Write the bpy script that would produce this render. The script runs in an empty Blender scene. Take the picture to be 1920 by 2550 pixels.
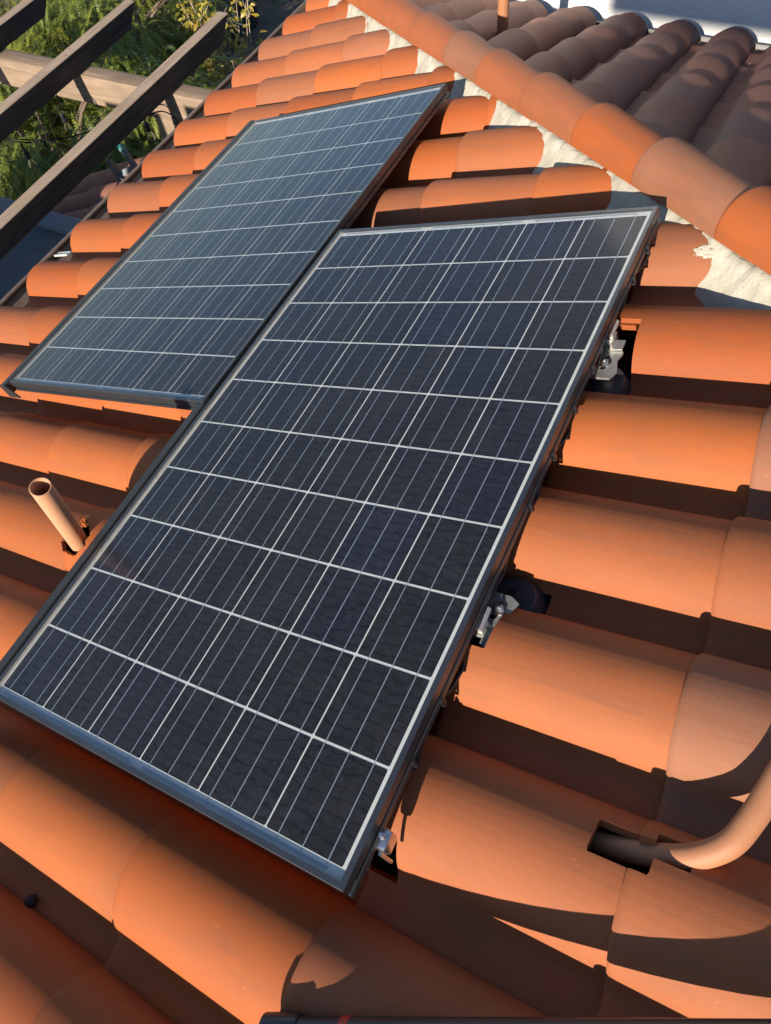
import bpy, bmesh, math, random
from mathutils import Vector, Matrix, noise

random.seed(7)
R = math.radians
SC = bpy.context.scene
COL = SC.collection

# ------------------------------------------------------------------ camera, sky, sun, exposure
cam_d = bpy.data.cameras.new('camera')
cam = bpy.data.objects.new('camera', cam_d)
COL.objects.link(cam)
cr = Vector((0.893432, 0.440448, -0.088227))
cu = Vector((-0.335741, 0.785250, 0.520250))
cf = Vector((-0.298424, 0.435187, -0.849444))
M = Matrix((cr, cu, -cf)).transposed().to_4x4()
M.translation = Vector((1.10949, -1.62615, 1.49157))
cam.matrix_world = M
cam_d.sensor_fit = 'HORIZONTAL'
cam_d.sensor_width = 36.0
cam_d.lens = 34.151
cam_d.clip_start = 0.01
cam_d.clip_end = 500.0
SC.camera = cam

SUN_D = Vector((0.020, 0.924, -0.382)).normalized()      # direction the sunlight travels
w = bpy.data.worlds.new('World')
SC.world = w
w.use_nodes = True
nt = w.node_tree
nt.nodes.clear()
sky = nt.nodes.new('ShaderNodeTexSky')
sky.sky_type = 'NISHITA'
sky.sun_disc = False
sky.sun_elevation = math.asin(-SUN_D.z)
sky.sun_rotation = math.atan2(-SUN_D.x, -SUN_D.y)
sky.air_density = 1.0
sky.dust_density = 0.2
sky.ozone_density = 3.0
bg = nt.nodes.new('ShaderNodeBackground')
bg.inputs['Strength'].default_value = 0.085
out = nt.nodes.new('ShaderNodeOutputWorld')
nt.links.new(sky.outputs[0], bg.inputs['Color'])
nt.links.new(bg.outputs[0], out.inputs['Surface'])

sd = bpy.data.lights.new('sun', 'SUN')
sd.energy = 5.0
sd.angle = R(0.53)
sd.color = (1.0, 0.90, 0.76)
so = bpy.data.objects.new('sun', sd)
COL.objects.link(so)
so.rotation_euler = SUN_D.to_track_quat('-Z', 'Y').to_euler()
so.location = (0, -8, 6)

vs = SC.view_settings
vs.view_transform = 'Standard'
vs.look = 'None'
vs.exposure = 1.02
vs.gamma = 1.0
try:
    vs.use_curve_mapping = False
except Exception:
    pass
SC.cycles.max_bounces = 8
SC.cycles.transparent_max_bounces = 12
SC.cycles.caustics_reflective = False
SC.cycles.caustics_refractive = False

# ------------------------------------------------------------------ frames of the two roof faces
PITCH = R(18.43)
cp, sp = math.cos(PITCH), math.sin(PITCH)
HIP = 1.168                     # hip runs along X + Y = HIP in plan
N0 = -0.166                     # bed of the tiles below the glass plane


def A(a, b, n=0.0):
    return Vector((a * cp - n * sp, b, a * sp + n * cp))


def A2(a, b, n=0.0):
    return Vector((HIP + b, HIP - a * cp + n * sp, a * sp + n * cp))


ROT1 = Matrix((Vector((cp, 0, sp)), Vector((0, 1, 0)), Vector((-sp, 0, cp)))).transposed()
ROT2 = Matrix((Vector((0, -cp, sp)), Vector((1, 0, 0)), Vector((0, sp, cp)))).transposed()
GROUND = -3.25


# ------------------------------------------------------------------ materials
def newmat(name):
    m = bpy.data.materials.new(name)
    m.use_nodes = True
    t = m.node_tree
    b = t.nodes['Principled BSDF']
    return m, t, b


def N(t, typ, **kw):
    n = t.nodes.new(typ)
    for k, v in kw.items():
        setattr(n, k, v)
    return n


def ramp(t, src, stops):
    r = N(t, 'ShaderNodeValToRGB')
    e = r.color_ramp.elements
    while len(e) < len(stops):
        e.new(0.5)
    for el, (p, c) in zip(e, stops):
        el.position = p
        el.color = c if len(c) == 4 else (*c, 1)
    t.links.new(src, r.inputs[0])
    return r


def mixc(t, fac, a, b, mode='MIX'):
    m = N(t, 'ShaderNodeMix', data_type='RGBA', blend_type=mode)
    for sock, v in ((m.inputs[0], fac), (m.inputs[6], a), (m.inputs[7], b)):
        if hasattr(v, 'is_linked') or hasattr(v, 'links'):
            t.links.new(v, sock)
        else:
            sock.default_value = v if not isinstance(v, tuple) or len(v) != 3 else (*v, 1)
    return m.outputs[2]


def coords(t, randomize=True, kind='Object', scale=None):
    tc = N(t, 'ShaderNodeTexCoord')
    o = tc.outputs[kind]
    if randomize:
        oi = N(t, 'ShaderNodeObjectInfo')
        mul = N(t, 'ShaderNodeMath', operation='MULTIPLY')
        mul.inputs[1].default_value = 37.0
        t.links.new(oi.outputs['Random'], mul.inputs[0])
        add = N(t, 'ShaderNodeVectorMath', operation='ADD')
        t.links.new(o, add.inputs[0])
        t.links.new(mul.outputs[0], add.inputs[1])
        o = add.outputs[0]
    if scale:
        mp = N(t, 'ShaderNodeMapping')
        mp.inputs['Scale'].default_value = scale
        t.links.new(o, mp.inputs[0])
        o = mp.outputs[0]
    return o


def noi(t, vec, scale, detail=4.0, rough=0.55, dist=0.0):
    n = N(t, 'ShaderNodeTexNoise')
    n.inputs['Scale'].default_value = scale
    n.inputs['Detail'].default_value = detail
    n.inputs['Roughness'].default_value = rough
    n.inputs['Distortion'].default_value = dist
    t.links.new(vec, n.inputs['Vector'])
    return n.outputs['Fac']


def bump(t, b, h, strength, dist=0.002, prev=None):
    n = N(t, 'ShaderNodeBump')
    n.inputs['Strength'].default_value = strength
    n.inputs['Distance'].default_value = dist
    t.links.new(h, n.inputs['Height'])
    if prev is not None:
        t.links.new(prev, n.inputs['Normal'])
    t.links.new(n.outputs[0], b.inputs['Normal'])
    return n.outputs[0]


def mat_tile(name='tile_concrete', grit=1.0):
    m, t, b = newmat(name)
    v = coords(t)
    oi = N(t, 'ShaderNodeObjectInfo')
    big = noi(t, v, 5.0, 4)
    mid = noi(t, v, 38.0, 5, 0.6)
    c = mixc(t, ramp(t, big, [(0.38, (0, 0, 0)), (0.72, (0.42, 0.42, 0.42))]).outputs[0], oi.outputs['Color'], (0.215, 0.074, 0.030))
    c = mixc(t, ramp(t, mid, [(0.35, (0.0, 0, 0)), (0.8, (0.28, 0.28, 0.28))]).outputs[0], c, (0.325, 0.082, 0.017))
    # dusty pale specks and chalky streaks
    fl = noi(t, v, 165.0, 2, 0.5)
    c = mixc(t, ramp(t, fl, [(0.70, (0, 0, 0)), (0.78, (0.5, 0.5, 0.5))]).outputs[0], c, (0.336, 0.21, 0.14))
    vs_ = coords(t, scale=(4.0, 22.0, 22.0))
    st = noi(t, vs_, 2.4, 5, 0.65)
    c = mixc(t, ramp(t, st, [(0.66, (0, 0, 0)), (0.84, (0.35, 0.35, 0.35))]).outputs[0], c, (0.28, 0.154, 0.091))
    gr_ = noi(t, coords(t, scale=(1.2, 7.0, 7.0)), 3.0, 6, 0.7, 0.4)
    c = mixc(t, ramp(t, gr_, [(0.50, (0, 0, 0)), (0.78, (0.42, 0.42, 0.42))]).outputs[0], c, (0.135, 0.062, 0.038))
    dk = noi(t, v, 110.0, 1, 0.5)
    c = mixc(t, ramp(t, dk, [(0.80, (0, 0, 0)), (0.83, (0.5, 0.5, 0.5))]).outputs[0], c, (0.10, 0.05, 0.035))
    t.links.new(c, b.inputs['Base Color'])
    b.inputs['Roughness'].default_value = 0.68
    b.inputs['Specular IOR Level'].default_value = 0.3
    g = noi(t, v, 950.0, 2, 0.6)
    n1 = bump(t, b, g, 0.7 * grit, 0.0008)
    g2 = noi(t, v, 90.0, 3, 0.6)
    bump(t, b, g2, 0.09 * grit, 0.0012, n1)
    return m


def mat_noise(name, c1, c2, scale=20.0, rough=0.7, bstr=0.3, bscale=120.0, bdist=0.002, metal=0.0, spec=0.4, stretch=None, rnd=True):
    m, t, b = newmat(name)
    v = coords(t, rnd, scale=stretch)
    n1 = noi(t, v, scale, 5, 0.6)
    r_ = ramp(t, n1, [(0.3, c1), (0.7, c2)])
    t.links.new(r_.outputs[0], b.inputs['Base Color'])
    b.inputs['Roughness'].default_value = rough
    b.inputs['Metallic'].default_value = metal
    b.inputs['Specular IOR Level'].default_value = spec
    if bstr > 0:
        bump(t, b, noi(t, v, bscale, 4, 0.6), bstr, bdist)
    return m


def mat_plain(name, c, rough=0.5, metal=0.0, spec=0.5):
    return mat_noise(name, tuple(x * 0.86 for x in c), tuple(min(1, x * 1.12) for x in c), 14.0, rough, 0.12, 240.0, 0.0008, metal, spec)


def mat_cell():
    m, t, b = newmat('silicon_cell')
    v = coords(t)
    oi = N(t, 'ShaderNodeObjectInfo')
    vor = N(t, 'ShaderNodeTexVoronoi')
    vor.inputs['Scale'].default_value = 95.0
    t.links.new(v, vor.inputs['Vector'])
    base = ramp(t, oi.outputs['Random'], [(0.0, (0.0135, 0.0135, 0.0155)), (0.5, (0.0150, 0.0142, 0.0155)), (0.85, (0.014, 0.0145, 0.022)), (1.0, (0.014, 0.0155, 0.027))]).outputs[0]
    cry = ramp(t, vor.outputs['Color'], [(0.2, (0.7, 0.7, 0.72)), (0.9, (1.35, 1.3, 1.4))]).outputs[0]
    c = mixc(t, 1.0, base, cry, 'MULTIPLY')
    # screen-printed finger lines across the busbars
    wv = N(t, 'ShaderNodeTexWave', wave_type='BANDS', bands_direction='Y')
    wv.inputs['Scale'].default_value = 150.0
    tc = N(t, 'ShaderNodeTexCoord')
    t.links.new(tc.outputs['Object'], wv.inputs['Vector'])
    c = mixc(t, ramp(t, wv.outputs['Fac'], [(0.72, (0, 0, 0)), (0.98, (0.22, 0.22, 0.22))]).outputs[0], c, (0.06, 0.062, 0.075))
    wc = N(t, 'ShaderNodeTexWave', wave_type='BANDS', bands_direction='Y')
    wc.inputs['Scale'].default_value = 15.0
    wc.inputs['Distortion'].default_value = 5.0
    wc.inputs['Detail'].default_value = 4.0
    wc.inputs['Detail Scale'].default_value = 2.2
    t.links.new(v, wc.inputs['Vector'])
    c = mixc(t, ramp(t, wc.outputs['Fac'], [(0.0, (0.75, 0.75, 0.75)), (0.09, (0, 0, 0))]).outputs[0], c, (0.002, 0.002, 0.0025))
    t.links.new(c, b.inputs['Base Color'])
    b.inputs['Roughness'].default_value = 0.45
    b.inputs['Specular IOR Level'].default_value = 0.2
    return m


def mat_glass_pane():
    m = bpy.data.materials.new('solar_glass')
    m.use_nodes = True
    t = m.node_tree
    t.nodes.clear()
    o = N(t, 'ShaderNodeOutputMaterial')
    v = coords(t, False)
    tr = N(t, 'ShaderNodeBsdfTransparent')
    tr.inputs['Color'].default_value = (0.97, 0.98, 0.98, 1)
    gl = N(t, 'ShaderNodeBsdfGlossy')
    gl.inputs['Roughness'].default_value = 0.10
    gl.inputs['Color'].default_value = (0.66, 0.72, 0.84, 1)
    bp = N(t, 'ShaderNodeBump')
    bp.inputs['Strength'].default_value = 0.14
    bp.inputs['Distance'].default_value = 0.0007
    mp = N(t, 'ShaderNodeMapping')
    mp.inputs['Scale'].default_value = (1.0, 3.4, 1.0)
    t.links.new(v, mp.inputs[0])
    rid = noi(t, mp.outputs[0], 26.0, 4, 0.62, 1.2)
    t.links.new(rid, bp.inputs['Height'])
    t.links.new(bp.outputs[0], gl.inputs['Normal'])
    fr = N(t, 'ShaderNodeFresnel')
    geo = N(t, 'ShaderNodeNewGeometry')
    iom = N(t, 'ShaderNodeMix', data_type='FLOAT')       # same reflectance entering and leaving the sheet
    iom.inputs[2].default_value = 1.175
    iom.inputs[3].default_value = 1.0 / 1.175
    t.links.new(geo.outputs['Backfacing'], iom.inputs[0])
    t.links.new(iom.outputs[0], fr.inputs['IOR'])
    t.links.new(bp.outputs[0], fr.inputs['Normal'])
    mx = N(t, 'ShaderNodeMixShader')
    t.links.new(fr.outputs[0], mx.inputs[0])
    t.links.new(tr.outputs[0], mx.inputs[1])
    t.links.new(gl.outputs[0], mx.inputs[2])
    df = N(t, 'ShaderNodeBsdfDiffuse')
    df.inputs['Color'].default_value = (0.46, 0.42, 0.37, 1)
    d1 = noi(t, v, 7.0, 5, 0.65)
    d2 = noi(t, v, 210.0, 2, 0.5)
    r1 = ramp(t, d1, [(0.35, (0.0015, 0.0015, 0.0015)), (0.8, (0.010, 0.010, 0.010))])
    r2 = ramp(t, d2, [(0.765, (0, 0, 0)), (0.81, (0.22, 0.22, 0.22))])
    add = N(t, 'ShaderNodeMath', operation='MAXIMUM')
    t.links.new(r1.outputs[0], add.inputs[0])
    t.links.new(r2.outputs[0], add.inputs[1])
    # dust line that settles along the down-slope edge of the glass
    dt = N(t, 'ShaderNodeVectorMath', operation='DOT_PRODUCT')
    dt.inputs[1].default_value = (cp, 0.0, sp)
    t.links.new(v, dt.inputs[0])
    mr = N(t, 'ShaderNodeMapRange')
    mr.inputs['From Min'].default_value = -0.487
    mr.inputs['From Max'].default_value = -0.455
    mr.inputs['To Min'].default_value = 1.0
    mr.inputs['To Max'].default_value = 0.0
    t.links.new(dt.outputs['Value'], mr.inputs['Value'])
    pw = N(t, 'ShaderNodeMath', operation='POWER')
    pw.inputs[1].default_value = 3.0
    t.links.new(mr.outputs[0], pw.inputs[0])
    dn = N(t, 'ShaderNodeMath', operation='MULTIPLY')
    t.links.new(pw.outputs[0], dn.inputs[0])
    t.links.new(ramp(t, noi(t, v, 12.0, 5, 0.7), [(0.3, (0.15, 0.15, 0.15)), (0.7, (0.75, 0.75, 0.75))]).outputs[0], dn.inputs[1])
    add2 = N(t, 'ShaderNodeMath', operation='MAXIMUM')
    t.links.new(add.outputs[0], add2.inputs[0])
    t.links.new(dn.outputs[0], add2.inputs[1])
    add = add2
    mx2 = N(t, 'ShaderNodeMixShader')
    t.links.new(add.outputs[0], mx2.inputs[0])
    t.links.new(mx.outputs[0], mx2.inputs[1])
    t.links.new(df.outputs[0], mx2.inputs[2])
    t.links.new(mx2.outputs[0], o.inputs['Surface'])
    return m


def mat_wood(name, c1, c2, along):
    m, t, b = newmat(name)
    sc = [26.0, 26.0, 26.0]
    sc[along] = 1.6
    v = coords(t, True, scale=tuple(sc))
    n1 = noi(t, v, 1.5, 6, 0.65, 0.6)
    v2 = coords(t, True)
    n2 = noi(t, v2, 3.0, 3)
    c = ramp(t, n1, [(0.28, c1), (0.62, c2), (0.8, tuple(x * 1.15 for x in c2))]).outputs[0]
    c = mixc(t, ramp(t, n2, [(0.35, (0, 0, 0)), (0.75, (0.5, 0.5, 0.5))]).outputs[0], c, tuple(x * 0.7 for x in c1))
    t.links.new(c, b.inputs['Base Color'])
    b.inputs['Roughness'].default_value = 0.8
    b.inputs['Specular IOR Level'].default_value = 0.2
    bump(t, b, n1, 0.6, 0.003)
    return m


def mat_leaf(name, stops, rough=0.5, trans=0.35):
    m = bpy.data.materials.new(name)
    m.use_nodes = True
    t = m.node_tree
    b = t.nodes['Principled BSDF']
    v = coords(t, True)
    n1 = noi(t, v, 2.6, 4, 0.65)
    n2 = noi(t, v, 40.0, 2, 0.5)
    mm = N(t, 'ShaderNodeMath', operation='MULTIPLY_ADD')
    mm.inputs[1].default_value = 0.45
    t.links.new(n2, mm.inputs[0])
    half = N(t, 'ShaderNodeMath', operation='MULTIPLY')
    half.inputs[1].default_value = 0.55
    t.links.new(n1, half.inputs[0])
    t.links.new(half.outputs[0], mm.inputs[2])
    r_ = ramp(t, mm.outputs[0], stops)
    t.links.new(r_.outputs[0], b.inputs['Base Color'])
    b.inputs['Roughness'].default_value = rough
    tl = N(t, 'ShaderNodeBsdfTranslucent')
    t.links.new(r_.outputs[0], tl.inputs['Color'])
    mx = N(t, 'ShaderNodeMixShader')
    mx.inputs[0].default_value = trans
    t.links.new(b.outputs[0], mx.inputs[1])
    t.links.new(tl.outputs[0], mx.inputs[2])
    t.links.new(mx.outputs[0], t.nodes['Material Output'].inputs['Surface'])
    return m


MT = {}
MT['tile'] = mat_tile()
MT['tile_rough'] = mat_tile('tile_concrete_weathered', 2.2)
MT['mortar'] = mat_noise('hip_mortar', (0.31, 0.28, 0.22), (0.46, 0.42, 0.34), 12.0, 0.9, 0.8, 70.0, 0.004)
MT['deck'] = mat_noise('underlayment', (0.018, 0.017, 0.016), (0.035, 0.03, 0.028), 60.0, 0.95, 0.6, 300.0, 0.002)
MT['cell'] = mat_cell()
MT['glass'] = mat_glass_pane()
MT['backsheet'] = mat_noise('backsheet_white', (0.52, 0.52, 0.50), (0.60, 0.60, 0.575), 30.0, 0.6, 0.0)
MT['ribbon'] = mat_plain('tinned_ribbon', (0.30, 0.33, 0.38), 0.45, 0.3)
MT['frame'] = mat_plain('black_anodised', (0.085, 0.090, 0.100), 0.33, 0.75, 0.6)
MT['skirt'] = mat_plain('black_powder_coat', (0.022, 0.022, 0.024), 0.45, 0.0, 0.5)
MT['alu'] = mat_noise('cast_aluminium', (0.46, 0.45, 0.42), (0.62, 0.61, 0.57), 60.0, 0.46, 0.35, 350.0, 0.0008, 0.85)
MT['steel'] = mat_noise('bright_steel', (0.55, 0.54, 0.52), (0.7, 0.69, 0.66), 60.0, 0.3, 0.1, 350.0, 0.0005, 1.0)
MT['black_plastic'] = mat_plain('black_plastic', (0.014, 0.015, 0.018), 0.38)
MT['puck'] = mat_plain('grey_black_rubber', (0.032, 0.034, 0.040), 0.5)
MT['pvc'] = mat_noise('tan_painted_pipe', (0.30, 0.125, 0.058), (0.35, 0.15, 0.072), 9.0, 0.62, 0.3, 120.0, 0.001)
MT['pvc_stub'] = mat_noise('pale_painted_stub', (0.40, 0.195, 0.105), (0.46, 0.235, 0.13), 9.0, 0.6, 0.2, 120.0, 0.001)
MT['pvc_in'] = mat_noise('pipe_inside', (0.25, 0.12, 0.07), (0.30, 0.15, 0.085), 9.0, 0.6, 0.1, 160.0, 0.0008)
MT['rubber'] = mat_plain('black_pole', (0.018, 0.02, 0.026), 0.35)
MT['red'] = mat_plain('red_band', (0.42, 0.03, 0.02), 0.4)
MT['wood_y'] = mat_wood('weathered_rafter_wood', (0.25, 0.18, 0.125), (0.40, 0.30, 0.215), 1)
MT['wood_dark'] = mat_wood('dark_rafter_side', (0.026, 0.019, 0.017), (0.070, 0.052, 0.045), 1)
MT['wood_x'] = mat_wood('weathered_beam_wood', (0.17, 0.12, 0.082), (0.29, 0.21, 0.148), 0)
MT['wood_z'] = mat_wood('weathered_post_wood', (0.17, 0.12, 0.082), (0.29, 0.21, 0.148), 2)
MT['screw'] = mat_plain('copper_screw', (0.35, 0.14, 0.05), 0.4, 0.7)
MT['gutter'] = mat_noise('painted_gutter', (0.12, 0.085, 0.07), (0.17, 0.125, 0.10), 20.0, 0.45, 0.15, 120.0, 0.001)
MT['white_metal'] = mat_plain('galvanised_strap', (0.6, 0.6, 0.58), 0.35, 0.3)
MT['grey_roof'] = mat_noise('grey_coping', (0.13, 0.155, 0.165), (0.18, 0.205, 0.215), 8.0, 0.75, 0.3, 90.0, 0.002)
MT['dark_roof'] = mat_noise('dark_membrane', (0.075, 0.08, 0.085), (0.10, 0.105, 0.11), 5.0, 0.7, 0.2, 90.0, 0.002)
MT['stucco'] = None
MT['dirt'] = mat_noise('dry_dirt', (0.085, 0.065, 0.048), (0.17, 0.13, 0.095), 2.2, 0.95, 0.9, 18.0, 0.03, rnd=False)
MT['pot'] = mat_plain('nursery_pot_plastic', (0.03, 0.03, 0.032), 0.5)
MT['terracotta'] = mat_plain('pot_soil', (0.06, 0.045, 0.03), 0.9)
MT['bark'] = mat_noise('bark', (0.09, 0.06, 0.042), (0.17, 0.12, 0.085), 26.0, 0.9, 0.8, 60.0, 0.006)
MT['twig'] = mat_noise('pale_twig', (0.26, 0.20, 0.16), (0.38, 0.31, 0.25), 40.0, 0.8, 0.4, 150.0, 0.001)
MT['pepper'] = mat_leaf('pepper_tree_leaf', [(0.30, (0.055, 0.092, 0.016)), (0.48, (0.14, 0.185, 0.026)), (0.60, (0.32, 0.32, 0.04))])
MT['yellow_leaf'] = mat_leaf('autumn_leaf', [(0.3, (0.20, 0.19, 0.03)), (0.5, (0.36, 0.29, 0.04)), (0.7, (0.40, 0.20, 0.035))], 0.35, 0.3)
MT['bulb_glass'] = None
MT['cord'] = mat_plain('matte_black_cord', (0.012, 0.012, 0.012), 0.8, 0.0, 0.1)
MT['ladder_rail'] = mat_plain('grey_ladder_rail', (0.055, 0.06, 0.07), 0.45)
MT['rung'] = mat_plain('dull_rung', (0.16, 0.18, 0.2), 0.5, 0.3)
MT['teal'] = mat_plain('teal_ladder_cap', (0.012, 0.115, 0.105), 0.5)
MT['litter'] = mat_noise('dry_litter', (0.22, 0.17, 0.11), (0.46, 0.40, 0.29), 40.0, 0.9, 0.0)


def mat_stucco():
    m, t, b = newmat('white_stucco')
    v = coords(t, False)
    c = ramp(t, noi(t, v, 1.4, 4), [(0.3, (0.70, 0.69, 0.67)), (0.7, (0.78, 0.77, 0.75))])
    t.links.new(c.outputs[0], b.inputs['Base Color'])
    b.inputs['Roughness'].default_value = 0.9
    n1 = bump(t, b, noi(t, v, 34.0, 5, 0.7), 0.8, 0.008)
    bump(t, b, noi(t, v, 140.0, 3, 0.6), 0.6, 0.003, n1)
    return m


def mat_bulb():
    m, t, b = newmat('clear_bulb_glass')
    b.inputs['Base Color'].default_value = (0.95, 0.96, 0.95, 1)
    b.inputs['Roughness'].default_value = 0.03
    b.inputs['Transmission Weight'].default_value = 1.0
    b.inputs['IOR'].default_value = 1.15
    return m


MT['stucco'] = mat_stucco()
MT['bulb_glass'] = mat_bulb()


# ------------------------------------------------------------------ object helpers
def link(name, me, mat=None, parent=None, loc=None):
    o = bpy.data.objects.new(name, me)
    COL.objects.link(o)
    if mat is not None and me is not None and not me.materials:
        me.materials.append(mat)
    if parent is not None:
        o.parent = parent
    if loc is not None:
        o.location = loc
    return o


def thing(name, label, cat, loc=(0, 0, 0), group=None, kind=None):
    o = bpy.data.objects.new(name, None)
    o.empty_display_size = 0.1
    COL.objects.link(o)
    o.location = loc
    return tag(o, label, cat, group, kind)


def tag(o, label=None, cat=None, group=None, kind=None):
    if label:
        o['label'] = label
    if cat:
        o['category'] = cat
    if group:
        o['group'] = group
    if kind:
        o['kind'] = kind
    return o


def smooth(me, ang=35.0):
    me.polygons.foreach_set('use_smooth', [True] * len(me.polygons))
    me.set_sharp_from_angle(angle=R(ang))
    return me


class MB:
    """collects shapes in world coordinates; build() links one mesh object"""

    def __init__(s):
        s.v = []
        s.f = []

    def add(s, vs_, fs):
        o = len(s.v)
        s.v += [tuple(p) for p in vs_]
        s.f += [tuple(i + o for i in f) for f in fs]
        return s

    def box8(s, p):                       # p: bottom 4 ccw, top 4 ccw
        return s.add(p, [(3, 2, 1, 0), (4, 5, 6, 7), (0, 1, 5, 4), (1, 2, 6, 5), (2, 3, 7, 6), (3, 0, 4, 7)])

    def box(s, x0, x1, y0, y1, z0, z1, fn=None, bev=0.0):
        if bev > 0:
            # chamfered long edges: octagon-like ring extruded along the longest axis is overkill; chamfer all edges
            bm = bmesh.new()
            bmesh.ops.create_cube(bm, size=1.0)
            for v in bm.verts:
                v.co = Vector(((x0 + x1) / 2 + v.co.x * (x1 - x0), (y0 + y1) / 2 + v.co.y * (y1 - y0), (z0 + z1) / 2 + v.co.z * (z1 - z0)))
            bmesh.ops.bevel(bm, geom=bm.edges[:], offset=bev, segments=2, affect='EDGES', profile=0.5)
            bm.verts.index_update()
            vs_ = [v.co.copy() for v in bm.verts]
            fs = [tuple(v.index for v in f.verts) for f in bm.faces]
            bm.free()
            if fn:
                vs_ = [fn(*p) for p in vs_]
            return s.add(vs_, fs)
        p = [(x0, y0, z0), (x1, y0, z0), (x1, y1, z0), (x0, y1, z0), (x0, y0, z1), (x1, y0, z1), (x1, y1, z1), (x0, y1, z1)]
        if fn:
            p = [fn(*q) for q in p]
        return s.box8(p)

    def prism(s, poly, z0, z1, fn=None):
        n = len(poly)
        p = [(x, y, z0) for x, y in poly] + [(x, y, z1) for x, y in poly]
        if fn:
            p = [fn(*q) for q in p]
        fs = [tuple(range(n - 1, -1, -1)), tuple(range(n, 2 * n))]
        fs += [(i, (i + 1) % n, n + (i + 1) % n, n + i) for i in range(n)]
        return s.add(p, fs)

    def tube(s, pts, rad, seg=14, cap=True, wall=None):
        pts = [Vector(p) for p in pts]
        rads = rad if isinstance(rad, (list, tuple)) else [rad] * len(pts)
        rings = []
        t0 = (pts[1] - pts[0]).normalized()
        up = Vector((0, 0, 1)) if abs(t0.z) < 0.9 else Vector((1, 0, 0))
        u = t0.cross(up).normalized()
        for i, p in enumerate(pts):
            tg = (pts[min(i + 1, len(pts) - 1)] - pts[max(i - 1, 0)]).normalized()
            u = (u - tg * u.dot(tg)).normalized()
            w_ = tg.cross(u)
            rings.append([p + (u * math.cos(2 * math.pi * k / seg) + w_ * math.sin(2 * math.pi * k / seg)) * rads[i] for k in range(seg)])
        vs_ = [q for r_ in rings for q in r_]
        fs = []
        for i in range(len(pts) - 1):
            for k in range(seg):
                fs.append((i * seg + k, i * seg + (k + 1) % seg, (i + 1) * seg + (k + 1) % seg, (i + 1) * seg + k))
        if cap:
            fs.append(tuple(range(seg - 1, -1, -1)))
            fs.append(tuple(range((len(pts) - 1) * seg, len(pts) * seg)))
        return s.add(vs_, fs)

    def lathe(s, prof, center, axis=Vector((0, 0, 1)), seg=20):
        axis = Vector(axis).normalized()
        u = axis.orthogonal().normalized()
        w_ = axis.cross(u)
        c = Vector(center)
        vs_ = []
        for r_, h in prof:
            for k in range(seg):
                a_ = 2 * math.pi * k / seg
                vs_.append(c + axis * h + (u * math.cos(a_) + w_ * math.sin(a_)) * r_)
        fs = []
        for i in range(len(prof) - 1):
            for k in range(seg):
                fs.append((i * seg + k, i * seg + (k + 1) % seg, (i + 1) * seg + (k + 1) % seg, (i + 1) * seg + k))
        fs.append(tuple(range(seg - 1, -1, -1)))
        fs.append(tuple(range((len(prof) - 1) * seg, len(prof) * seg)))
        return s.add(vs_, fs)

    def mesh(s, name, off=None):
        me = bpy.data.meshes.new(name)
        vs_ = s.v if off is None else [(p[0] - off[0], p[1] - off[1], p[2] - off[2]) for p in s.v]
        me.from_pydata(vs_, [], s.f)
        me.validate()
        me.update()
        return me

    def build(s, name, mat, parent=None, ang=35.0, flat=False):
        off = parent.location if parent is not None else None
        if parent is not None and parent.parent is not None:
            off = Vector(parent.location) + Vector(parent.parent.location)
        if parent is None:
            # origin at base centre
            xs = [p[0] for p in s.v]
            ys = [p[1] for p in s.v]
            zs = [p[2] for p in s.v]
            off = Vector(((min(xs) + max(xs)) / 2, (min(ys) + max(ys)) / 2, min(zs)))
        me = s.mesh(name, off)
        if not flat:
            smooth(me, ang)
        o = link(name, me, mat, parent)
        if parent is None:
            o.location = off
        return o


# ------------------------------------------------------------------ roof tiles
PB = 0.300                       # width cover of one tile
TR = 0.100                       # barrel radius
THK = 0.014
BUTT = 0.018


def tile_profile():
    pts = []
    for i in range(20):
        th = R(10 + (162 - 10) * i / 19)
        pts.append((1.16 * TR * math.cos(th), -0.015 + TR * math.sin(th)))
    pts += [(-0.1160, 0.0085), (-0.1215, 0.0030), (-0.128, -0.0010), (-0.136, -0.0030), (-0.145, -0.0036), (-0.180, -0.0036), (-0.212, -0.0034), (-0.240, -0.0020)]
    return pts


PROF = tile_profile()


def prof_z(prof, y):
    for (y0, z0), (y1, z1) in zip(prof[:-1], prof[1:]):
        if y1 <= y <= y0:
            return z0 + (z1 - z0) * (y0 - y) / max(1e-9, y0 - y1)
    return prof[0][1] if y > prof[0][0] else prof[-1][1]


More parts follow.
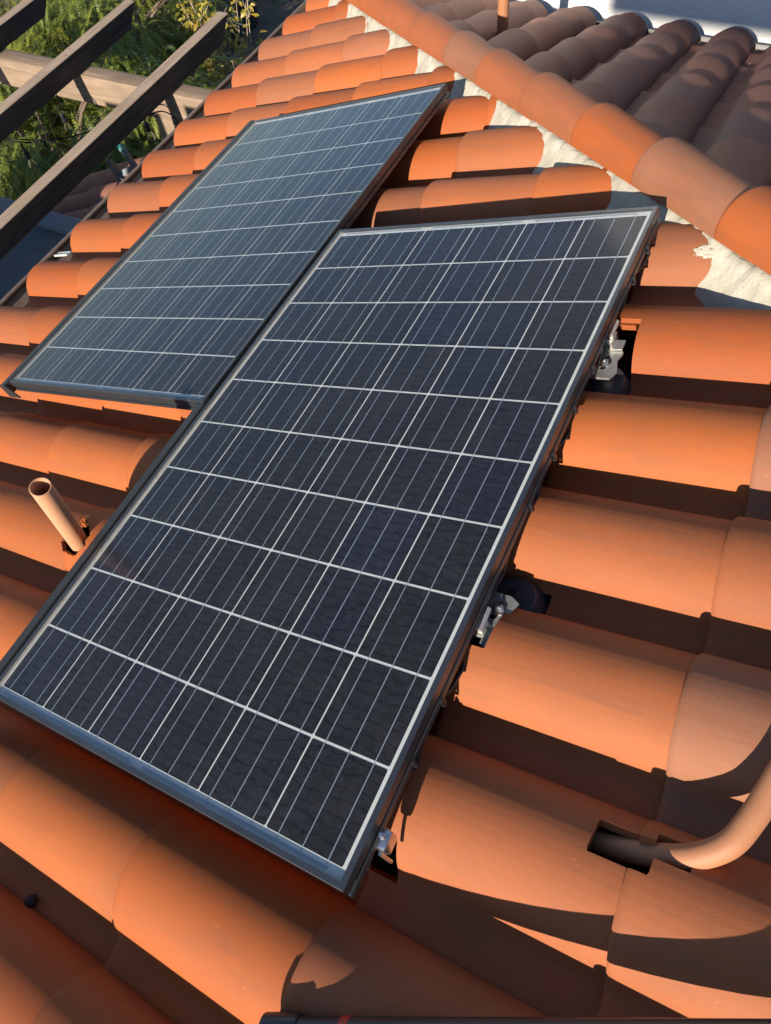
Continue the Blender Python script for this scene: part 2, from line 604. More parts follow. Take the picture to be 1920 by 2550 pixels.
def shell(name, X, prof, zfun, cut=None, thk=THK, snap=None):
    """curved tile shell: X stations along the tile, profile across; cut(x,y) drops faces"""
    nx, ny = len(X), len(prof)
    nrm = []
    for j in range(ny):
        y0, z0 = prof[max(j - 1, 0)]
        y1, z1 = prof[min(j + 1, ny - 1)]
        ty, tz = y1 - y0, z1 - z0
        l = math.hypot(ty, tz)
        nrm.append((tz / l, -ty / l))          # outward (up for a profile that runs +y to -y)
    top, bot = [], []
    for i, x_ in enumerate(X):
        for j, (y, z) in enumerate(prof):
            x = x_
            if snap is not None:
                x, y2 = snap(x, y)
                if y2 != y:
                    y, z = y2, prof_z(prof, y2)
            dz, dr = zfun(x)
            wy, wz = nrm[j]
            yy, zz = y + wy * dr, z + wz * dr + dz
            top.append((x, yy, zz))
            bot.append((x, yy - wy * thk, zz - wz * thk))
    keep = {}
    for i in range(nx - 1):
        for j in range(ny - 1):
            cx = (X[i] + X[i + 1]) / 2
            cy = (prof[j][0] + prof[j + 1][0]) / 2
            if cut is None or not cut(cx, cy):
                keep[(i, j)] = True
    nv = nx * ny
    fs = []
    idx = lambda i, j: i * ny + j
    for (i, j) in keep:
        a_, b_, c_, d_ = idx(i, j), idx(i + 1, j), idx(i + 1, j + 1), idx(i, j + 1)
        fs.append((a_, d_, c_, b_)[::-1])
        fs.append((a_ + nv, b_ + nv, c_ + nv, d_ + nv)[::-1])
        for (di, dj, e0, e1) in ((-1, 0, d_, a_), (1, 0, b_, c_), (0, -1, a_, b_), (0, 1, c_, d_)):
            if (i + di, j + dj) not in keep:
                fs.append((e0, e1, e1 + nv, e0 + nv)[::-1])
    used = sorted({k for f in fs for k in f})
    if not used:
        return None
    mp = {k: q for q, k in enumerate(used)}
    allv = top + bot
    me = bpy.data.meshes.new(name)
    me.from_pydata([allv[k] for k in used], [], [tuple(mp[k] for k in f) for f in fs])
    me.validate()
    bm = bmesh.new()
    bm.from_mesh(me)
    bmesh.ops.recalc_face_normals(bm, faces=bm.faces)
    bm.to_mesh(me)
    bm.free()
    me.update()
    smooth(me, 38)
    return me


def zf_tile(expo, butt=BUTT):
    def zf(x):
        dr = 0.0
        if x < 0.0005:
            dr = -0.0035
        elif x < 0.006:
            dr = -0.0008
        return butt * (1 - x / expo), dr
    return zf


def xs_tile(L, n):
    return [0.0, 0.004, 0.012] + [0.012 + (L - 0.012) * (i + 1) / n for i in range(n)]


roof = thing('hip_roof', 'orange barrel tiled hip roof carrying the two solar panels', 'roof', (0, 0, -0.9))
ROOF_OFF = Vector(roof.location)

ORANGE = [(0.318, 0.0775, 0.0158), (0.292, 0.067, 0.0138), (0.33, 0.086, 0.019), (0.303, 0.078, 0.0195)]
BROWN = [(0.26, 0.094, 0.043), (0.235, 0.102, 0.058), (0.265, 0.098, 0.048)]
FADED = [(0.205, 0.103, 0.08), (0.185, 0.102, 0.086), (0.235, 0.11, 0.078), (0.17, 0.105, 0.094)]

EX1 = 0.396
A_EAVE = -1.848
ROW_B = {-6: 2.945, -5: 2.66, -4: 2.375, -3: 2.09, -2: 1.805, -1: 1.515, 0: 1.22, 1: 0.932, 2: 0.643, 3: 0.345, 4: 0.028, 5: -0.293, 6: -0.583,
         7: -0.862, 8: -1.148, 9: -1.435, 10: -1.735, 11: -2.015, 12: -2.305}
LT = EX1 + 0.075
tile_std = shell('tile', xs_tile(LT, 5), PROF, zf_tile(EX1))
tile_std.materials.append(MT['tile'])
# flat-toned tiles seen in the photograph (row, course): brown flashed ones
BROWN_AT = {(3, 4), (-2, 2), (-3, 1), (4, 7), (-1, 1), (6, 8), (12, 4), (-3, 0), (8, 8), (5, 8)}
# openings cut in tiles around the roof hooks, the vent stub and the conduit: (a0, a1, b0, b1)
HOLES = [
    (0.885, 1.018, -0.475, -0.305),
    (0.900, 0.990, -1.175, -1.045), (0.885, 1.035, -1.060, -0.998),
    (-0.245, -1.188, 0.050),
    (1.255, 1.345, -1.424, -1.372), (1.340, 1.392, -1.398, -1.362),
    (0.90, 0.975, -1.575, -1.520),
]


def near_tile(k, j):
    a0 = A_EAVE + EX1 * j
    b0 = ROW_B[k] - 0.012
    rnd = random.Random(k * 131 + j * 17 + 5)
    da = rnd.uniform(-0.004, 0.004)
    db = rnd.uniform(-0.003, 0.003)
    rz = rnd.uniform(-0.005, 0.005)
    a0 += da
    b0 += db
    mx_ = A(a0 + LT, b0 + 0.1)
    # any part across the hip?
    hipcut = (mx_.x + mx_.y) > HIP - 0.06
    mn_ = A(a0, b0 - 0.240)
    if (mn_.x + mn_.y) > HIP - 0.05:
        return
    hs4 = [(h[0] - h[2] * 1.3, h[0] + h[2] * 1.3, h[1] - h[2], h[1] + h[2], h) if len(h) == 3 else (*h, None) for h in HOLES]
    holes = [h for h in hs4 if h[0] < a0 + LT and h[1] > a0 and h[2] < b0 + 0.1 and h[3] > b0 - 0.240]
    me = tile_std
    if hipcut or holes:
        def cut(x, y):
            a_, b_ = a0 + x, b0 + y
            p = A(a_, b_)
            if p.x + p.y > HIP - 0.045:
                return True
            for i, h in enumerate(holes):
                if h[4] is None:
                    if h[0] < a_ < h[1] and h[2] < b_ < h[3]:
                        return True
                else:
                    da_, db_ = (a_ - h[4][0]) / 1.2, b_ - h[4][1]
                    if math.hypot(da_, db_) < hr_(math.atan2(db_, da_), h):
                        return True
            return False
        def hr_(an, h):
            return h[4][2] * (1 + 0.22 * noise.noise(Vector((math.cos(an) * 2.1, math.sin(an) * 2.1, 3.3))) + 0.12 * noise.noise(Vector((math.cos(an) * 7, math.sin(an) * 7, 1.3))))

        def snap(x, y):
            a_, b_ = a0 + x, b0 + y
            for h in holes:
                if h[4] is None:
                    if h[0] < a_ < h[1] and h[2] < b_ < h[3]:
                        ds = [(a_ - h[0], 0), (h[1] - a_, 1), (b_ - h[2], 2), (h[3] - b_, 3)]
                        d, w_ = min(ds)
                        if d < 0.008:
                            if w_ < 2:
                                a_ = h[w_]
                            else:
                                b_ = h[w_]
                else:
                    da_, db_ = (a_ - h[4][0]) / 1.2, b_ - h[4][1]
                    an = math.atan2(db_, da_)
                    rr = hr_(an, h)
                    r0 = math.hypot(da_, db_)
                    if rr - 0.009 < r0 < rr:
                        a_ = h[4][0] + da_ * 1.2 * rr / r0
                        b_ = h[4][1] + db_ * rr / r0
            return min(max(a_ - a0, 0.0), LT), min(max(b_ - b0, PROF[-1][0]), PROF[0][0])
        prof = PROF
        if holes:
            prof = []
            for q in range(len(PROF) - 1):
                (y0, z0), (y1, z1) = PROF[q], PROF[q + 1]
                prof += [(y0 + (y1 - y0) * g / 3, z0 + (z1 - z0) * g / 3) for g in range(3)]
            prof.append(PROF[-1])
        me = shell('tile', xs_tile(LT, 130 if holes else 40), prof, zf_tile(EX1), cut, snap=snap if holes else None)
        if me is None:
            return
        me.materials.append(MT['tile'])
    o = link('tile', me, None, roof)
    o.matrix_local = Matrix.Translation(A(a0, b0, N0) - ROOF_OFF) @ (ROT1 @ Matrix.Rotation(rz, 3, 'Z')).to_4x4()
    c = rnd.choice(ORANGE)
    if (k, j) in BROWN_AT:
        c = rnd.choice(BROWN)
    elif rnd.random() < 0.22:
        c = tuple((x + y) / 2 for x, y in zip(c, rnd.choice(BROWN)))
    f = rnd.uniform(0.86, 1.08)
    o.color = (c[0] * f, c[1] * f, c[2] * f, 1)


for k in range(-6, 13):
    for j in range(0, 10):
        near_tile(k, j)

# shaded face beyond the hip
EX2 = 0.440
J2 = [-2.022, -1.757] + [-1.757 + EX2 * i for i in range(1, 8)]
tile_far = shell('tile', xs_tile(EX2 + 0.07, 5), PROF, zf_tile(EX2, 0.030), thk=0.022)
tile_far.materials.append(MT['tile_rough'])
for k in range(-9, 4):
    b0 = -0.418 + 0.296 * k
    for j, a0 in enumerate(J2):
        rnd = random.Random(k * 71 + j * 29 + 900)
        q0, q1 = A2(a0, b0 + 0.0), A2(a0 + EX2 + .07, b0)
        if q0.x + q0.y < HIP + 0.03 and A2(a0, b0 + .1).x + q0.y < HIP + .06:
            continue
        hipcut = (A2(a0 + EX2 + .07, b0 - 0.240).x + q1.y) < HIP + 0.06
        hole = (k == -3 and j in (2, 3))
        me = tile_far
        if hipcut or hole:
            def cut(x, y, a0=a0, b0=b0, hole=hole):
                p = A2(a0 + x, b0 + y)
                if p.x + p.y < HIP + 0.045:
                    return True
                if hole and abs(p.x + 0.300) < 0.045 and -0.05 < 2.2 - p.y < 0.075:
                    return True
                return False
            me = shell('tile', xs_tile(EX2 + 0.07, 22), PROF, zf_tile(EX2, 0.030), cut, thk=0.022)
            if me is None:
                continue
            me.materials.append(MT['tile_rough'])
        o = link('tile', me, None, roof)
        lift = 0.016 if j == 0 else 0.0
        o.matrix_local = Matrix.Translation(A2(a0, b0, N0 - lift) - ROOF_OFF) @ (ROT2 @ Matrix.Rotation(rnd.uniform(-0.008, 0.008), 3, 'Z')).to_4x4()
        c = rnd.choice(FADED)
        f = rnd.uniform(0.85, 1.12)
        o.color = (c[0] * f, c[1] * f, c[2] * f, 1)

# deck under both faces
mb = MB()
nd = N0 - 0.035
lo = -1.93
hi = 2.6
hb = lambda a: HIP - A(a, 0, nd).x
mb.add([A(lo, -2.75, nd), A(hi, -2.75, nd), A(hi, hb(hi), nd), A(lo, hb(lo), nd), A(lo, -2.75, nd - .02), A(hi, -2.75, nd - .02), A(hi, hb(hi), nd - .02), A(lo, hb(lo), nd - .02)],
       [(0, 1, 2, 3), (7, 6, 5, 4), (0, 4, 5, 1), (3, 2, 6, 7), (0, 3, 7, 4), (1, 5, 6, 2)])
mb.build('roof_deck', MT['deck'], roof)
mb = MB()
hb2 = lambda a: (HIP - A2(a, 0, nd).y) - HIP
P4 = [(-2.03, hb2(-2.03)), (-2.03, 1.45), (2.2, 1.45), (2.2, max(hb2(2.2), -9))]
P4 = [(-2.03, hb2(-2.03)), (-2.03, 1.45), (1.5, 1.45), (1.5, hb2(1.5))]
mb.add([A2(a, b, nd) for a, b in P4] + [A2(a, b, nd - .02) for a, b in P4], [(0, 1, 2, 3), (7, 6, 5, 4), (0, 4, 5, 1), (2, 6, 7, 3), (1, 5, 6, 2), (0, 3, 7, 4)])
mb.build('roof_deck', MT['deck'], roof)

# ---- hip caps
hd = Vector((1, -1, math.tan(PITCH))).normalized()
sdv = Vector((1, 1, 0)).normalized()
hu = sdv.cross(hd)
if hu.z < 0:
    hu = -hu


def hip_pt(s):
    """s metres up the hip from the plan point X=0"""
    x = s * hd.x
    return Vector((x, HIP - x, x * math.tan(PITCH) + N0 / cp))


cap_e = [(-1.43, 2.47), (-1.13, 2.15), (-0.827, 1.839), (-0.5215, 1.528), (-0.220, 1.216), (0.0406, 0.983), (0.3126, 0.713), (0.588, 0.443), (0.851, 0.212), (1.132, -0.038), (1.40, -0.29), (1.68, -0.55)]
cap_s = []
for a_, b_ in cap_e:
    p = A(a_, b_, -0.05)
    plan = (p.x - (p.y - HIP)) / 2
    cap_s.append(plan / hd.x)
CAPCOL = [(0.315, 0.085, 0.026), (0.31, 0.084, 0.026), (0.305, 0.088, 0.032), (0.29, 0.086, 0.034), (0.235, 0.105, 0.06), (0.3, 0.088, 0.034), (0.285, 0.09, 0.038), (0.318, 0.078, 0.018), (0.245, 0.108, 0.062), (0.325, 0.08, 0.018), (0.315, 0.075, 0.017), (0.3, 0.08, 0.02)]
capprof = []
for i in range(25):
    th = R(-3 + 186 * i / 24)
    capprof.append((math.cos(th) * 0.084, math.sin(th) * 0.084))
for i, s in enumerate(cap_s):
    Lc = 0.47

    def zf(x):
        dr = 0.007 - 0.014 * x / Lc
        if x < 0.0005:
            dr -= 0.004
        elif x < 0.006:
            dr -= 0.001
        return 0.014 * (1 - x / Lc) , dr
    me = shell('hip_cap', xs_tile(Lc, 6), [(-y, z) for y, z in capprof][::-1], zf, None, 0.015)
    me.materials.append(MT['tile'])
    o = link('hip_cap', me, None, roof)
    rm = Matrix((hd, -sdv, hu)).transposed()
    if rm.determinant() < 0:
        rm = Matrix((hd, sdv, hu)).transposed()
    rr = random.Random(i + 40)
    p = hip_pt(s) + hu * 0.084 + sdv * rr.uniform(-0.004, 0.004)
    o.matrix_local = Matrix.Translation(p - ROOF_OFF) @ (rm @ Matrix.Rotation(rr.uniform(-.012, .012), 3, 'Z')).to_4x4()
    o.color = (*CAPCOL[i], 1)

# ---- mortar bed under the caps, one strip on each face
for side in (-1, 1):
    mb = MB()
    S0, S1 = hip_pt(-2.75 / hd.x * 0.75), None
    ns, ntt = 520, 22
    vs_, fs = [], []
    s_a, s_b = -2.65, 2.3
    for i in range(ns + 1):
        s = s_a + (s_b - s_a) * i / ns
        base = hip_pt(s)
        for q in range(ntt + 1):
            t_ = 0.045 + 0.215 * q / ntt
            pp = base + sdv * (side * t_)
            # height over the bed of that face
            drop = t_ / math.sqrt(2) * math.tan(PITCH)
            h = 0.0925 - max(0.0, t_ - 0.085) * 1.35
            nz = noise.noise(Vector((s * 9, t_ * 9, side * 3.0))) * 0.007 + noise.noise(Vector((s * 38, t_ * 38, 4.0))) * 0.006 + noise.noise(Vector((s * 120, t_ * 120, 7.0))) * 0.0022
            pp.z = base.z - drop + (h + nz) / cp
            vs_.append(pp)
    for i in range(ns):
        for q in range(ntt):
            a_ = i * (ntt + 1) + q
            fs.append((a_, a_ + 1, a_ + ntt + 2, a_ + ntt + 1) if side < 0 else (a_ + ntt + 1, a_ + ntt + 2, a_ + 1, a_))
    mb.add(vs_, fs)
    mb.build('mortar', MT['mortar'], roof, 80)

# ---- mortar smears left on the tiles beside the hip
def splat(k, a_c, ang_c, ra, rang, seed):
    bc = ROW_B[k] - 0.012
    mb = MB()
    n_ = 26
    keep = {}
    P_ = {}
    for i in range(n_ + 1):
        for q in range(n_ + 1):
            u, v_ = -1 + 2 * i / n_, -1 + 2 * q / n_
            a_ = a_c + u * ra
            th = R(90 + ang_c + v_ * rang)
            f = 1.05 - u * u - v_ * v_ + 0.9 * noise.noise(Vector((u * 2.2 + seed, v_ * 2.2, seed))) + 0.5 * noise.noise(Vector((u * 6, v_ * 6 + seed, 1.0)))
            lift = 0.0012 + 0.003 * max(0, min(1, f))
            j_ = math.floor((a_ - A_EAVE) / EX1)
            x_ = a_ - A_EAVE - j_ * EX1
            P_[(i, q)] = A(a_, bc + (1.16 * TR + lift) * math.cos(th), N0 - 0.015 + (TR + lift) * math.sin(th) + BUTT * (1 - x_ / EX1))
            keep[(i, q)] = f > 0.45
    idx = {}
    for i in range(n_):
        for q in range(n_):
            if keep[(i, q)] and keep[(i + 1, q)] and keep[(i, q + 1)]:
                f = []
                for c in ((i, q), (i, q + 1), (i + 1, q + 1), (i + 1, q)):
                    if c not in idx:
                        idx[c] = len(mb.v)
                        mb.v.append(tuple(P_[c]))
                    f.append(idx[c])
                mb.f.append(tuple(f))
    if mb.f:
        mb.build('mortar_smear', MT['mortar'], roof, 80)


splat(4, 1.095, 30, 0.038, 11, 1.0)
splat(4, 1.172, 38, 0.022, 24, 9.0)

# ---- eave gutter on the panel side, drip flashing on the far side
gut = thing('eave_gutter', 'brown metal gutter along the eave beside the pergola', 'gutter', (-2.0, 0.0, -0.98))
ge = A(A_EAVE, 0, N0)
gx, gz = ge.x, ge.z
y0, y1 = -2.75, 2.98
mb = MB()
sec = [(gx + 0.03, gz - 0.03), (gx + 0.03, gz - 0.125), (gx - 0.115, gz - 0.125), (gx - 0.175, gz - 0.055), (gx - 0.175, gz - 0.028)]
T_ = 0.003
for (xa, za), (xb, zb) in zip(sec[:-1], sec[1:]):
    dx, dz = xb - xa, zb - za
    l = math.hypot(dx, dz)
    nxn, nzn = -dz / l * T_, dx / l * T_
    mb.box8([(xa, y0, za), (xa, y1, za), (xb, y1, zb), (xb, y0, zb), (xa - nxn, y0, za - nzn), (xa - nxn, y1, za - nzn), (xb - nxn, y1, zb - nzn), (xb - nxn, y0, zb - nzn)])
mb.build('trough', MT['gutter'], gut, flat=True)
mb = MB()
mb.tube([(gx - 0.172, y0, gz - 0.026), (gx - 0.172, y1, gz - 0.026)], 0.0105, 10)
mb.build('front_bead', MT['gutter'], gut)
mb = MB()
mb.add([A(A_EAVE - 0.075, y0, N0 - 0.012), A(A_EAVE - 0.075, y1, N0 - 0.012), A(A_EAVE + 0.05, y1, N0 - 0.012), A(A_EAVE + 0.05, y0, N0 - 0.012),
        A(A_EAVE - 0.075, y0, N0 - 0.020), A(A_EAVE - 0.075, y1, N0 - 0.020), A(A_EAVE + 0.05, y1, N0 - 0.020), A(A_EAVE + 0.05, y0, N0 - 0.020)],
       [(3, 2, 1, 0), (4, 5, 6, 7), (0, 1, 5, 4), (1, 2, 6, 5), (2, 3, 7, 6), (3, 0, 4, 7)])
mb.build('drip_flashing', MT['gutter'], gut, flat=True)
mb = MB()
mb.box(-2.055, -1.905, 0.222, 0.256, N0 + 0.010, N0 + 0.013, A)
mb.box(-2.055, -1.905, 0.2222, 0.2258, N0 + 0.0131, N0 + 0.020, A)
mb.build('hanger_strap', MT['white_metal'], gut, flat=True)

flash = thing('eave_flashing', 'dark metal edge along the eave of the shaded roof face', 'flashing', (0, 3.0, -0.9))
mb = MB()
mb.box(-2.072, -2.032, -3.9, 1.45, N0 - 0.06, N0 + 0.030, A2)
mb.build('edge_strip', MT['black_plastic'], flash, flat=True)

# ------------------------------------------------------------------ solar panels
PIT = 0.159
PITB = 0.15987


def fbar(mb, lo, hi, fixed, axis, outer, sign):
    pass


cellmesh = None


def solar_panel(oa, ob, label):
    global cellmesh
    base = A(oa + 0.477, ob - 0.8, -0.046)
    t = thing('solar_module', label, 'solar panel', base, 'solar panels on the tiled roof')
    F = lambda x, y, z: A(oa + x, ob + y, z)
    x0, x1, y0_, y1_ = -0.0190, 0.9730, -1.6247, 0.0260
    lip = 0.0105
    # four mitred frame bars, each with a groove round the outside
    def bar(p, q, inn):
        # p,q outer corners (2D), inn = inward unit
        mb = MB()
        d = (Vector((q[0] - p[0], q[1] - p[1]))).normalized()
        prof = [(0.0, 0.0008), (0.0012, 0.0020), (lip, 0.0020), (lip, -0.0062), (0.0080, -0.0062), (0.0080, -0.0370), (0.024, -0.0370), (0.024, -0.0390), (0.0, -0.0390), (0.0, -0.0290), (0.0050, -0.0275), (0.0050, -0.0205), (0.0, -0.0190)]
        vs_ = []
        for end, sgn in ((p, 1), (q, -1)):
            for (u, z) in prof:
                x = end[0] + inn[0] * u + d.x * u * sgn
                y = end[1] + inn[1] * u + d.y * u * sgn
                vs_.append(F(x, y, z))
        n = len(prof)
        fs = [tuple(range(n)), tuple(range(2 * n - 1, n - 1, -1))]
        fs += [(i, i + n, (i + 1) % n + n, (i + 1) % n) for i in range(n)]
        mb.add(vs_, fs)
        o = mb.build('frame_bar', MT['frame'], t, flat=True)
        bm = bmesh.new()
        bm.from_mesh(o.data)
        bmesh.ops.recalc_face_normals(bm, faces=bm.faces)
        bm.to_mesh(o.data)
        bm.free()
    bar((x0, y1_), (x1, y1_), (0, -1))
    bar((x1, y1_), (x1, y0_), (-1, 0))
    bar((x1, y0_), (x0, y0_), (0, 1))
    bar((x0, y0_), (x0, y1_), (1, 0))
    mb = MB()
    mb.box(x0 + 0.0082, x1 - 0.0082, y0_ + 0.0082, y1_ - 0.0082, -0.0062, -0.0046, F)
    mb.build('backsheet', MT['backsheet'], t, flat=True)
    mb = MB()
    mb.box(x0 + 0.0108, x1 - 0.0108, y0_ + 0.0108, y1_ - 0.0108, -0.0028, 0.0002, F)
    g = mb.build('glass', MT['glass'], t, flat=True)
    # cells
    if cellmesh is None:
        hx, hy, ch = 0.0779, 0.0774, 0.0022
        poly = [(-hx + ch, -hy), (hx - ch, -hy), (hx, -hy + ch), (hx, hy - ch), (hx - ch, hy), (-hx + ch, hy), (-hx, hy - ch), (-hx, -hy + ch)]
        m2 = MB().prism(poly, 0.0, 0.0002)
        cellmesh = m2.mesh('cell')
        cellmesh.materials.append(MT['cell'])
    for r_ in range(10):
        for c in range(6):
            o = link('cell', cellmesh, None, t)
            p = F((c + 0.5) * PIT, -(r_ + 0.5) * PITB, -0.0044)
            o.matrix_local = Matrix.Translation(p - base) @ ROT1.to_4x4()
    # busbars along each string
    bm_ = MB().box(-0.0009, 0.0009, -1.6025, 0.0035, 0.0, 0.00022)
    bme = bm_.mesh('busbar')
    bme.materials.append(MT['ribbon'])
    for c in range(6):
        for u in (0.1667, 0.5, 0.8333):
            o = link('busbar', bme, None, t)
            p = F((c + 0.018 + u * 0.964) * PIT, 0, -0.0041)
            o.matrix_local = Matrix.Translation(p - base) @ ROT1.to_4x4()
    for (xa, xb, yy) in ((0.02, 0.30, 0.0075), (0.335, 0.62, 0.0075), (0.655, 0.925, 0.0075), (0.018, 0.46, -1.6065), (0.494, 0.93, -1.6065)):
        m2 = MB().box(xa, xb, yy - 0.0022, yy + 0.0022, -0.0040, -0.0037, F)
        m2.build('string_ribbon', MT['ribbon'], t, flat=True)
    # legs that carry the panel on the deck
    for (xa, ya) in ((0.16, -0.35), (0.16, -1.25), (0.78, -0.40), (0.78, -1.25)):
        MB().box(xa - 0.02, xa + 0.02, ya - 0.03, ya + 0.03, N0 - 0.034, -0.0063, F).build('mounting_leg', MT['frame'], t, flat=True)
    return t


solar_panel(0.0, 0.0, 'near solar panel, lower in the photo, beside the curved conduit and roof hooks')
solar_panel(-1.0115, 0.8867, 'far solar panel, higher in the photo, next to the eave gutter')


# ------------------------------------------------------------------ skirts along the down-slope edges
def skirt(a_in, b0, b1, label, cap):
    base = A(a_in, (b0 + b1) / 2, -0.06)
    t = thing('panel_skirt', label, 'panel skirt', base, 'black skirts along the panels')
    prof = [(0.0, -0.002), (-0.024, -0.002), (-0.0285, -0.006), (-0.030, -0.055), (-0.027, -0.055), (-0.0245, -0.010), (-0.002, -0.006), (0.0, -0.014), (0.003, -0.014)]
    vs_ = [A(a_in + u, b0, z) for u, z in prof] + [A(a_in + u, b1, z) for u, z in prof]
    n = len(prof)
    fs = [tuple(range(n)), tuple(range(2 * n - 1, n - 1, -1))] + [(i, (i + 1) % n, n + (i + 1) % n, n + i) for i in range(n)]
    o = MB().add(vs_, fs).build('skirt_rail', MT['skirt'], t, flat=True)
    bm = bmesh.new()
    bm.from_mesh(o.data)
    bmesh.ops.recalc_face_normals(bm, faces=bm.faces)
    bm.to_mesh(o.data)
    bm.free()
    if cap:
        mb = MB()
        pr = [(-0.031, -0.001), (0.0, -0.001), (0.034, -0.058), (-0.033, -0.058)]
        vs_ = [A(a_in + u, b0 - 0.004, z) for u, z in pr] + [A(a_in + u, b0 + 0.001, z) for u, z in pr]
        mb.add(vs_, [(0, 1, 2, 3), (7, 6, 5, 4), (0, 4, 5, 1), (1, 5, 6, 2), (2, 6, 7, 3), (3, 7, 4, 0)])
        mb.build('end_cap', MT['skirt'], t, flat=True)
    # interlock clips in the gap to the frame
    nb = int((b1 - b0) / 0.42)
    for i in range(nb):
        bb = b0 + 0.22 + i * 0.42
        MB().box(a_in - 0.002, a_in + 0.018, bb - 0.02, bb + 0.02, -0.022, -0.016, A).build('interlock_clip', MT['frame'], t, flat=True)
    # stand-off brackets down to the tiles
    for i in range(3):
        bb = b0 + (b1 - b0) * (0.12 + 0.38 * i)
        MB().box(a_in - 0.018, a_in - 0.004, bb - 0.015, bb + 0.015, -0.20, -0.012, A).build('bracket', MT['skirt'], t, flat=True)


skirt(-0.036, -1.86, -0.715, 'black skirt rail on the near panel\'s left edge by the vent stub', False)
skirt(-1.048, -0.752, 0.930, 'black skirt rail with end cap on the far panel\'s left edge', True)

# ------------------------------------------------------------------ roof hooks, clamps, clips beside the near panel
def bolt(t, a_, b_, n_, r_=0.0075, mat='steel', washer=True):
    ax = Vector((-sp, 0, cp))
    if washer:
        MB().lathe([(r_ * 1.9, 0), (r_ * 1.9, 0.0018)], A(a_, b_, n_), ax, 20).build('washer', MT[mat], t)
    MB().lathe([(r_, 0.0018), (r_, 0.0072), (r_ * 0.9, 0.0080)], A(a_, b_, n_), ax, 6).build('bolt_head', MT[mat], t, 20)
    MB().lathe([(r_ * 0.5, 0.008), (r_ * 0.5, 0.0125)], A(a_, b_, n_), ax, 10).build('bolt_tip', MT[mat], t)


def plate_with_slot(poly, z0, z1, slot, t, name, mat):
    bm = bmesh.new()
    vs_ = [bm.verts.new((x, y, 0)) for x, y in poly]
    es = [bm.edges.new((vs_[i], vs_[(i + 1) % len(vs_)])) for i in range(len(vs_))]
    sv = [bm.verts.new((x, y, 0)) for x, y in slot]
    es += [bm.edges.new((sv[i], sv[(i + 1) % len(sv)])) for i in range(len(sv))]
    bmesh.ops.triangle_fill(bm, use_beauty=True, use_dissolve=False, edges=es)
    ret = bmesh.ops.extrude_face_region(bm, geom=bm.faces[:])
    for v in ret['geom']:
        if isinstance(v, bmesh.types.BMVert):
            v.co.z += z1 - z0
    for v in bm.verts:
        v.co = A(v.co.x, v.co.y, v.co.z + z0)
    bmesh.ops.recalc_face_normals(bm, faces=bm.faces)
    bm.verts.index_update()
    mb = MB().add([v.co.copy() for v in bm.verts], [tuple(v.index for v in f.verts) for f in bm.faces])
    bm.free()
    return mb.build(name, MT[mat], t, flat=True)


def slot_poly(a_, b_, l, r_, ang):
    pts = []
    for i in range(16):
        th = 2 * math.pi * i / 16
        s = 1 if math.cos(th) >= 0 else -1
        x, y = r_ * math.cos(th) + s * l, r_ * math.sin(th)
        pts.append((a_ + x * math.cos(ang) - y * math.sin(ang), b_ + x * math.sin(ang) + y * math.cos(ang)))
    return pts


def clamp_block(t, a_, b_, n_, ang):
    """aluminium interlock clamp: two ribbed channel pieces on a foot"""
    ca, sa = math.cos(ang), math.sin(ang)
    L = lambda x, y, z: A(a_ + x * ca - y * sa, b_ + x * sa + y * ca, n_ + z)
    MB().box(-0.017, 0.013, -0.036, -0.004, 0.0, 0.020, L, 0.0012).build('clamp_foot', MT['alu'], t)
    pr = [(-0.012, 0.020), (0.010, 0.020), (0.013, 0.030), (0.008, 0.036), (0.002, 0.031), (-0.004, 0.036), (-0.012, 0.032)]
    vs_ = [L(x, -0.030, z) for x, z in pr] + [L(x, 0.018, z) for x, z in pr]
    n = len(pr)
    MB().add(vs_, [tuple(range(n)), tuple(range(2 * n - 1, n - 1, -1))] + [(i, (i + 1) % n, n + (i + 1) % n, n + i) for i in range(n)]).build('clamp_jaw', MT['alu'], t, flat=True)
    MB().box(0.012, 0.036, -0.050, -0.020, 0.004, 0.008, L).build('clamp_wing', MT['alu'], t, flat=True)
    MB().box(0.012, 0.015, -0.050, -0.020, 0.0081, 0.022, L).build('clamp_web', MT['alu'], t, flat=True)
    bolt_p = L(-0.005, 0.006, 0.034)
    MB().lathe([(0.0055, 0), (0.0055, 0.006)], bolt_p, Vector((-sp, 0, cp)), 6).build('clamp_bolt', MT['steel'], t, 20)


def hook(base_ab, plate, slot, bolt_at, disc, clamp, label, n_plate=-0.094):
    t = thing('roof_hook', label, 'roof hook', A(base_ab[0], base_ab[1], N0 - 0.03), 'roof hooks holding the near panel')
    ax = Vector((-sp, 0, cp))
    MB().lathe([(disc[2] + 0.012, 0.0), (disc[2] + 0.012, 0.020), (disc[2], 0.050), (disc[2] * 0.94, 0.053)], A(disc[0], disc[1], N0 - 0.012), ax, 40).build('flashing_puck', MT['puck'], t, 30)
    MB().lathe([(0.0085, 0.053), (0.0085, 0.0555), (0.005, 0.0555), (0.005, 0.054)], A(disc[0] + disc[3], disc[1] + disc[4], N0 - 0.012), ax, 16).build('grommet', MT['black_plastic'], t)
    MB().lathe([(0.016, 0.030), (0.016, n_plate - N0 + 0.0118)], A(bolt_at[0], bolt_at[1], N0 - 0.012), ax, 16).build('standoff', MT['alu'], t)
    hp = plate_with_slot(plate, n_plate, n_plate + 0.006, slot, t, 'hook_plate', 'alu')
    bolt(hp, bolt_at[0], bolt_at[1], n_plate + 0.0062)
    clamp_block(t, *clamp)
    return t


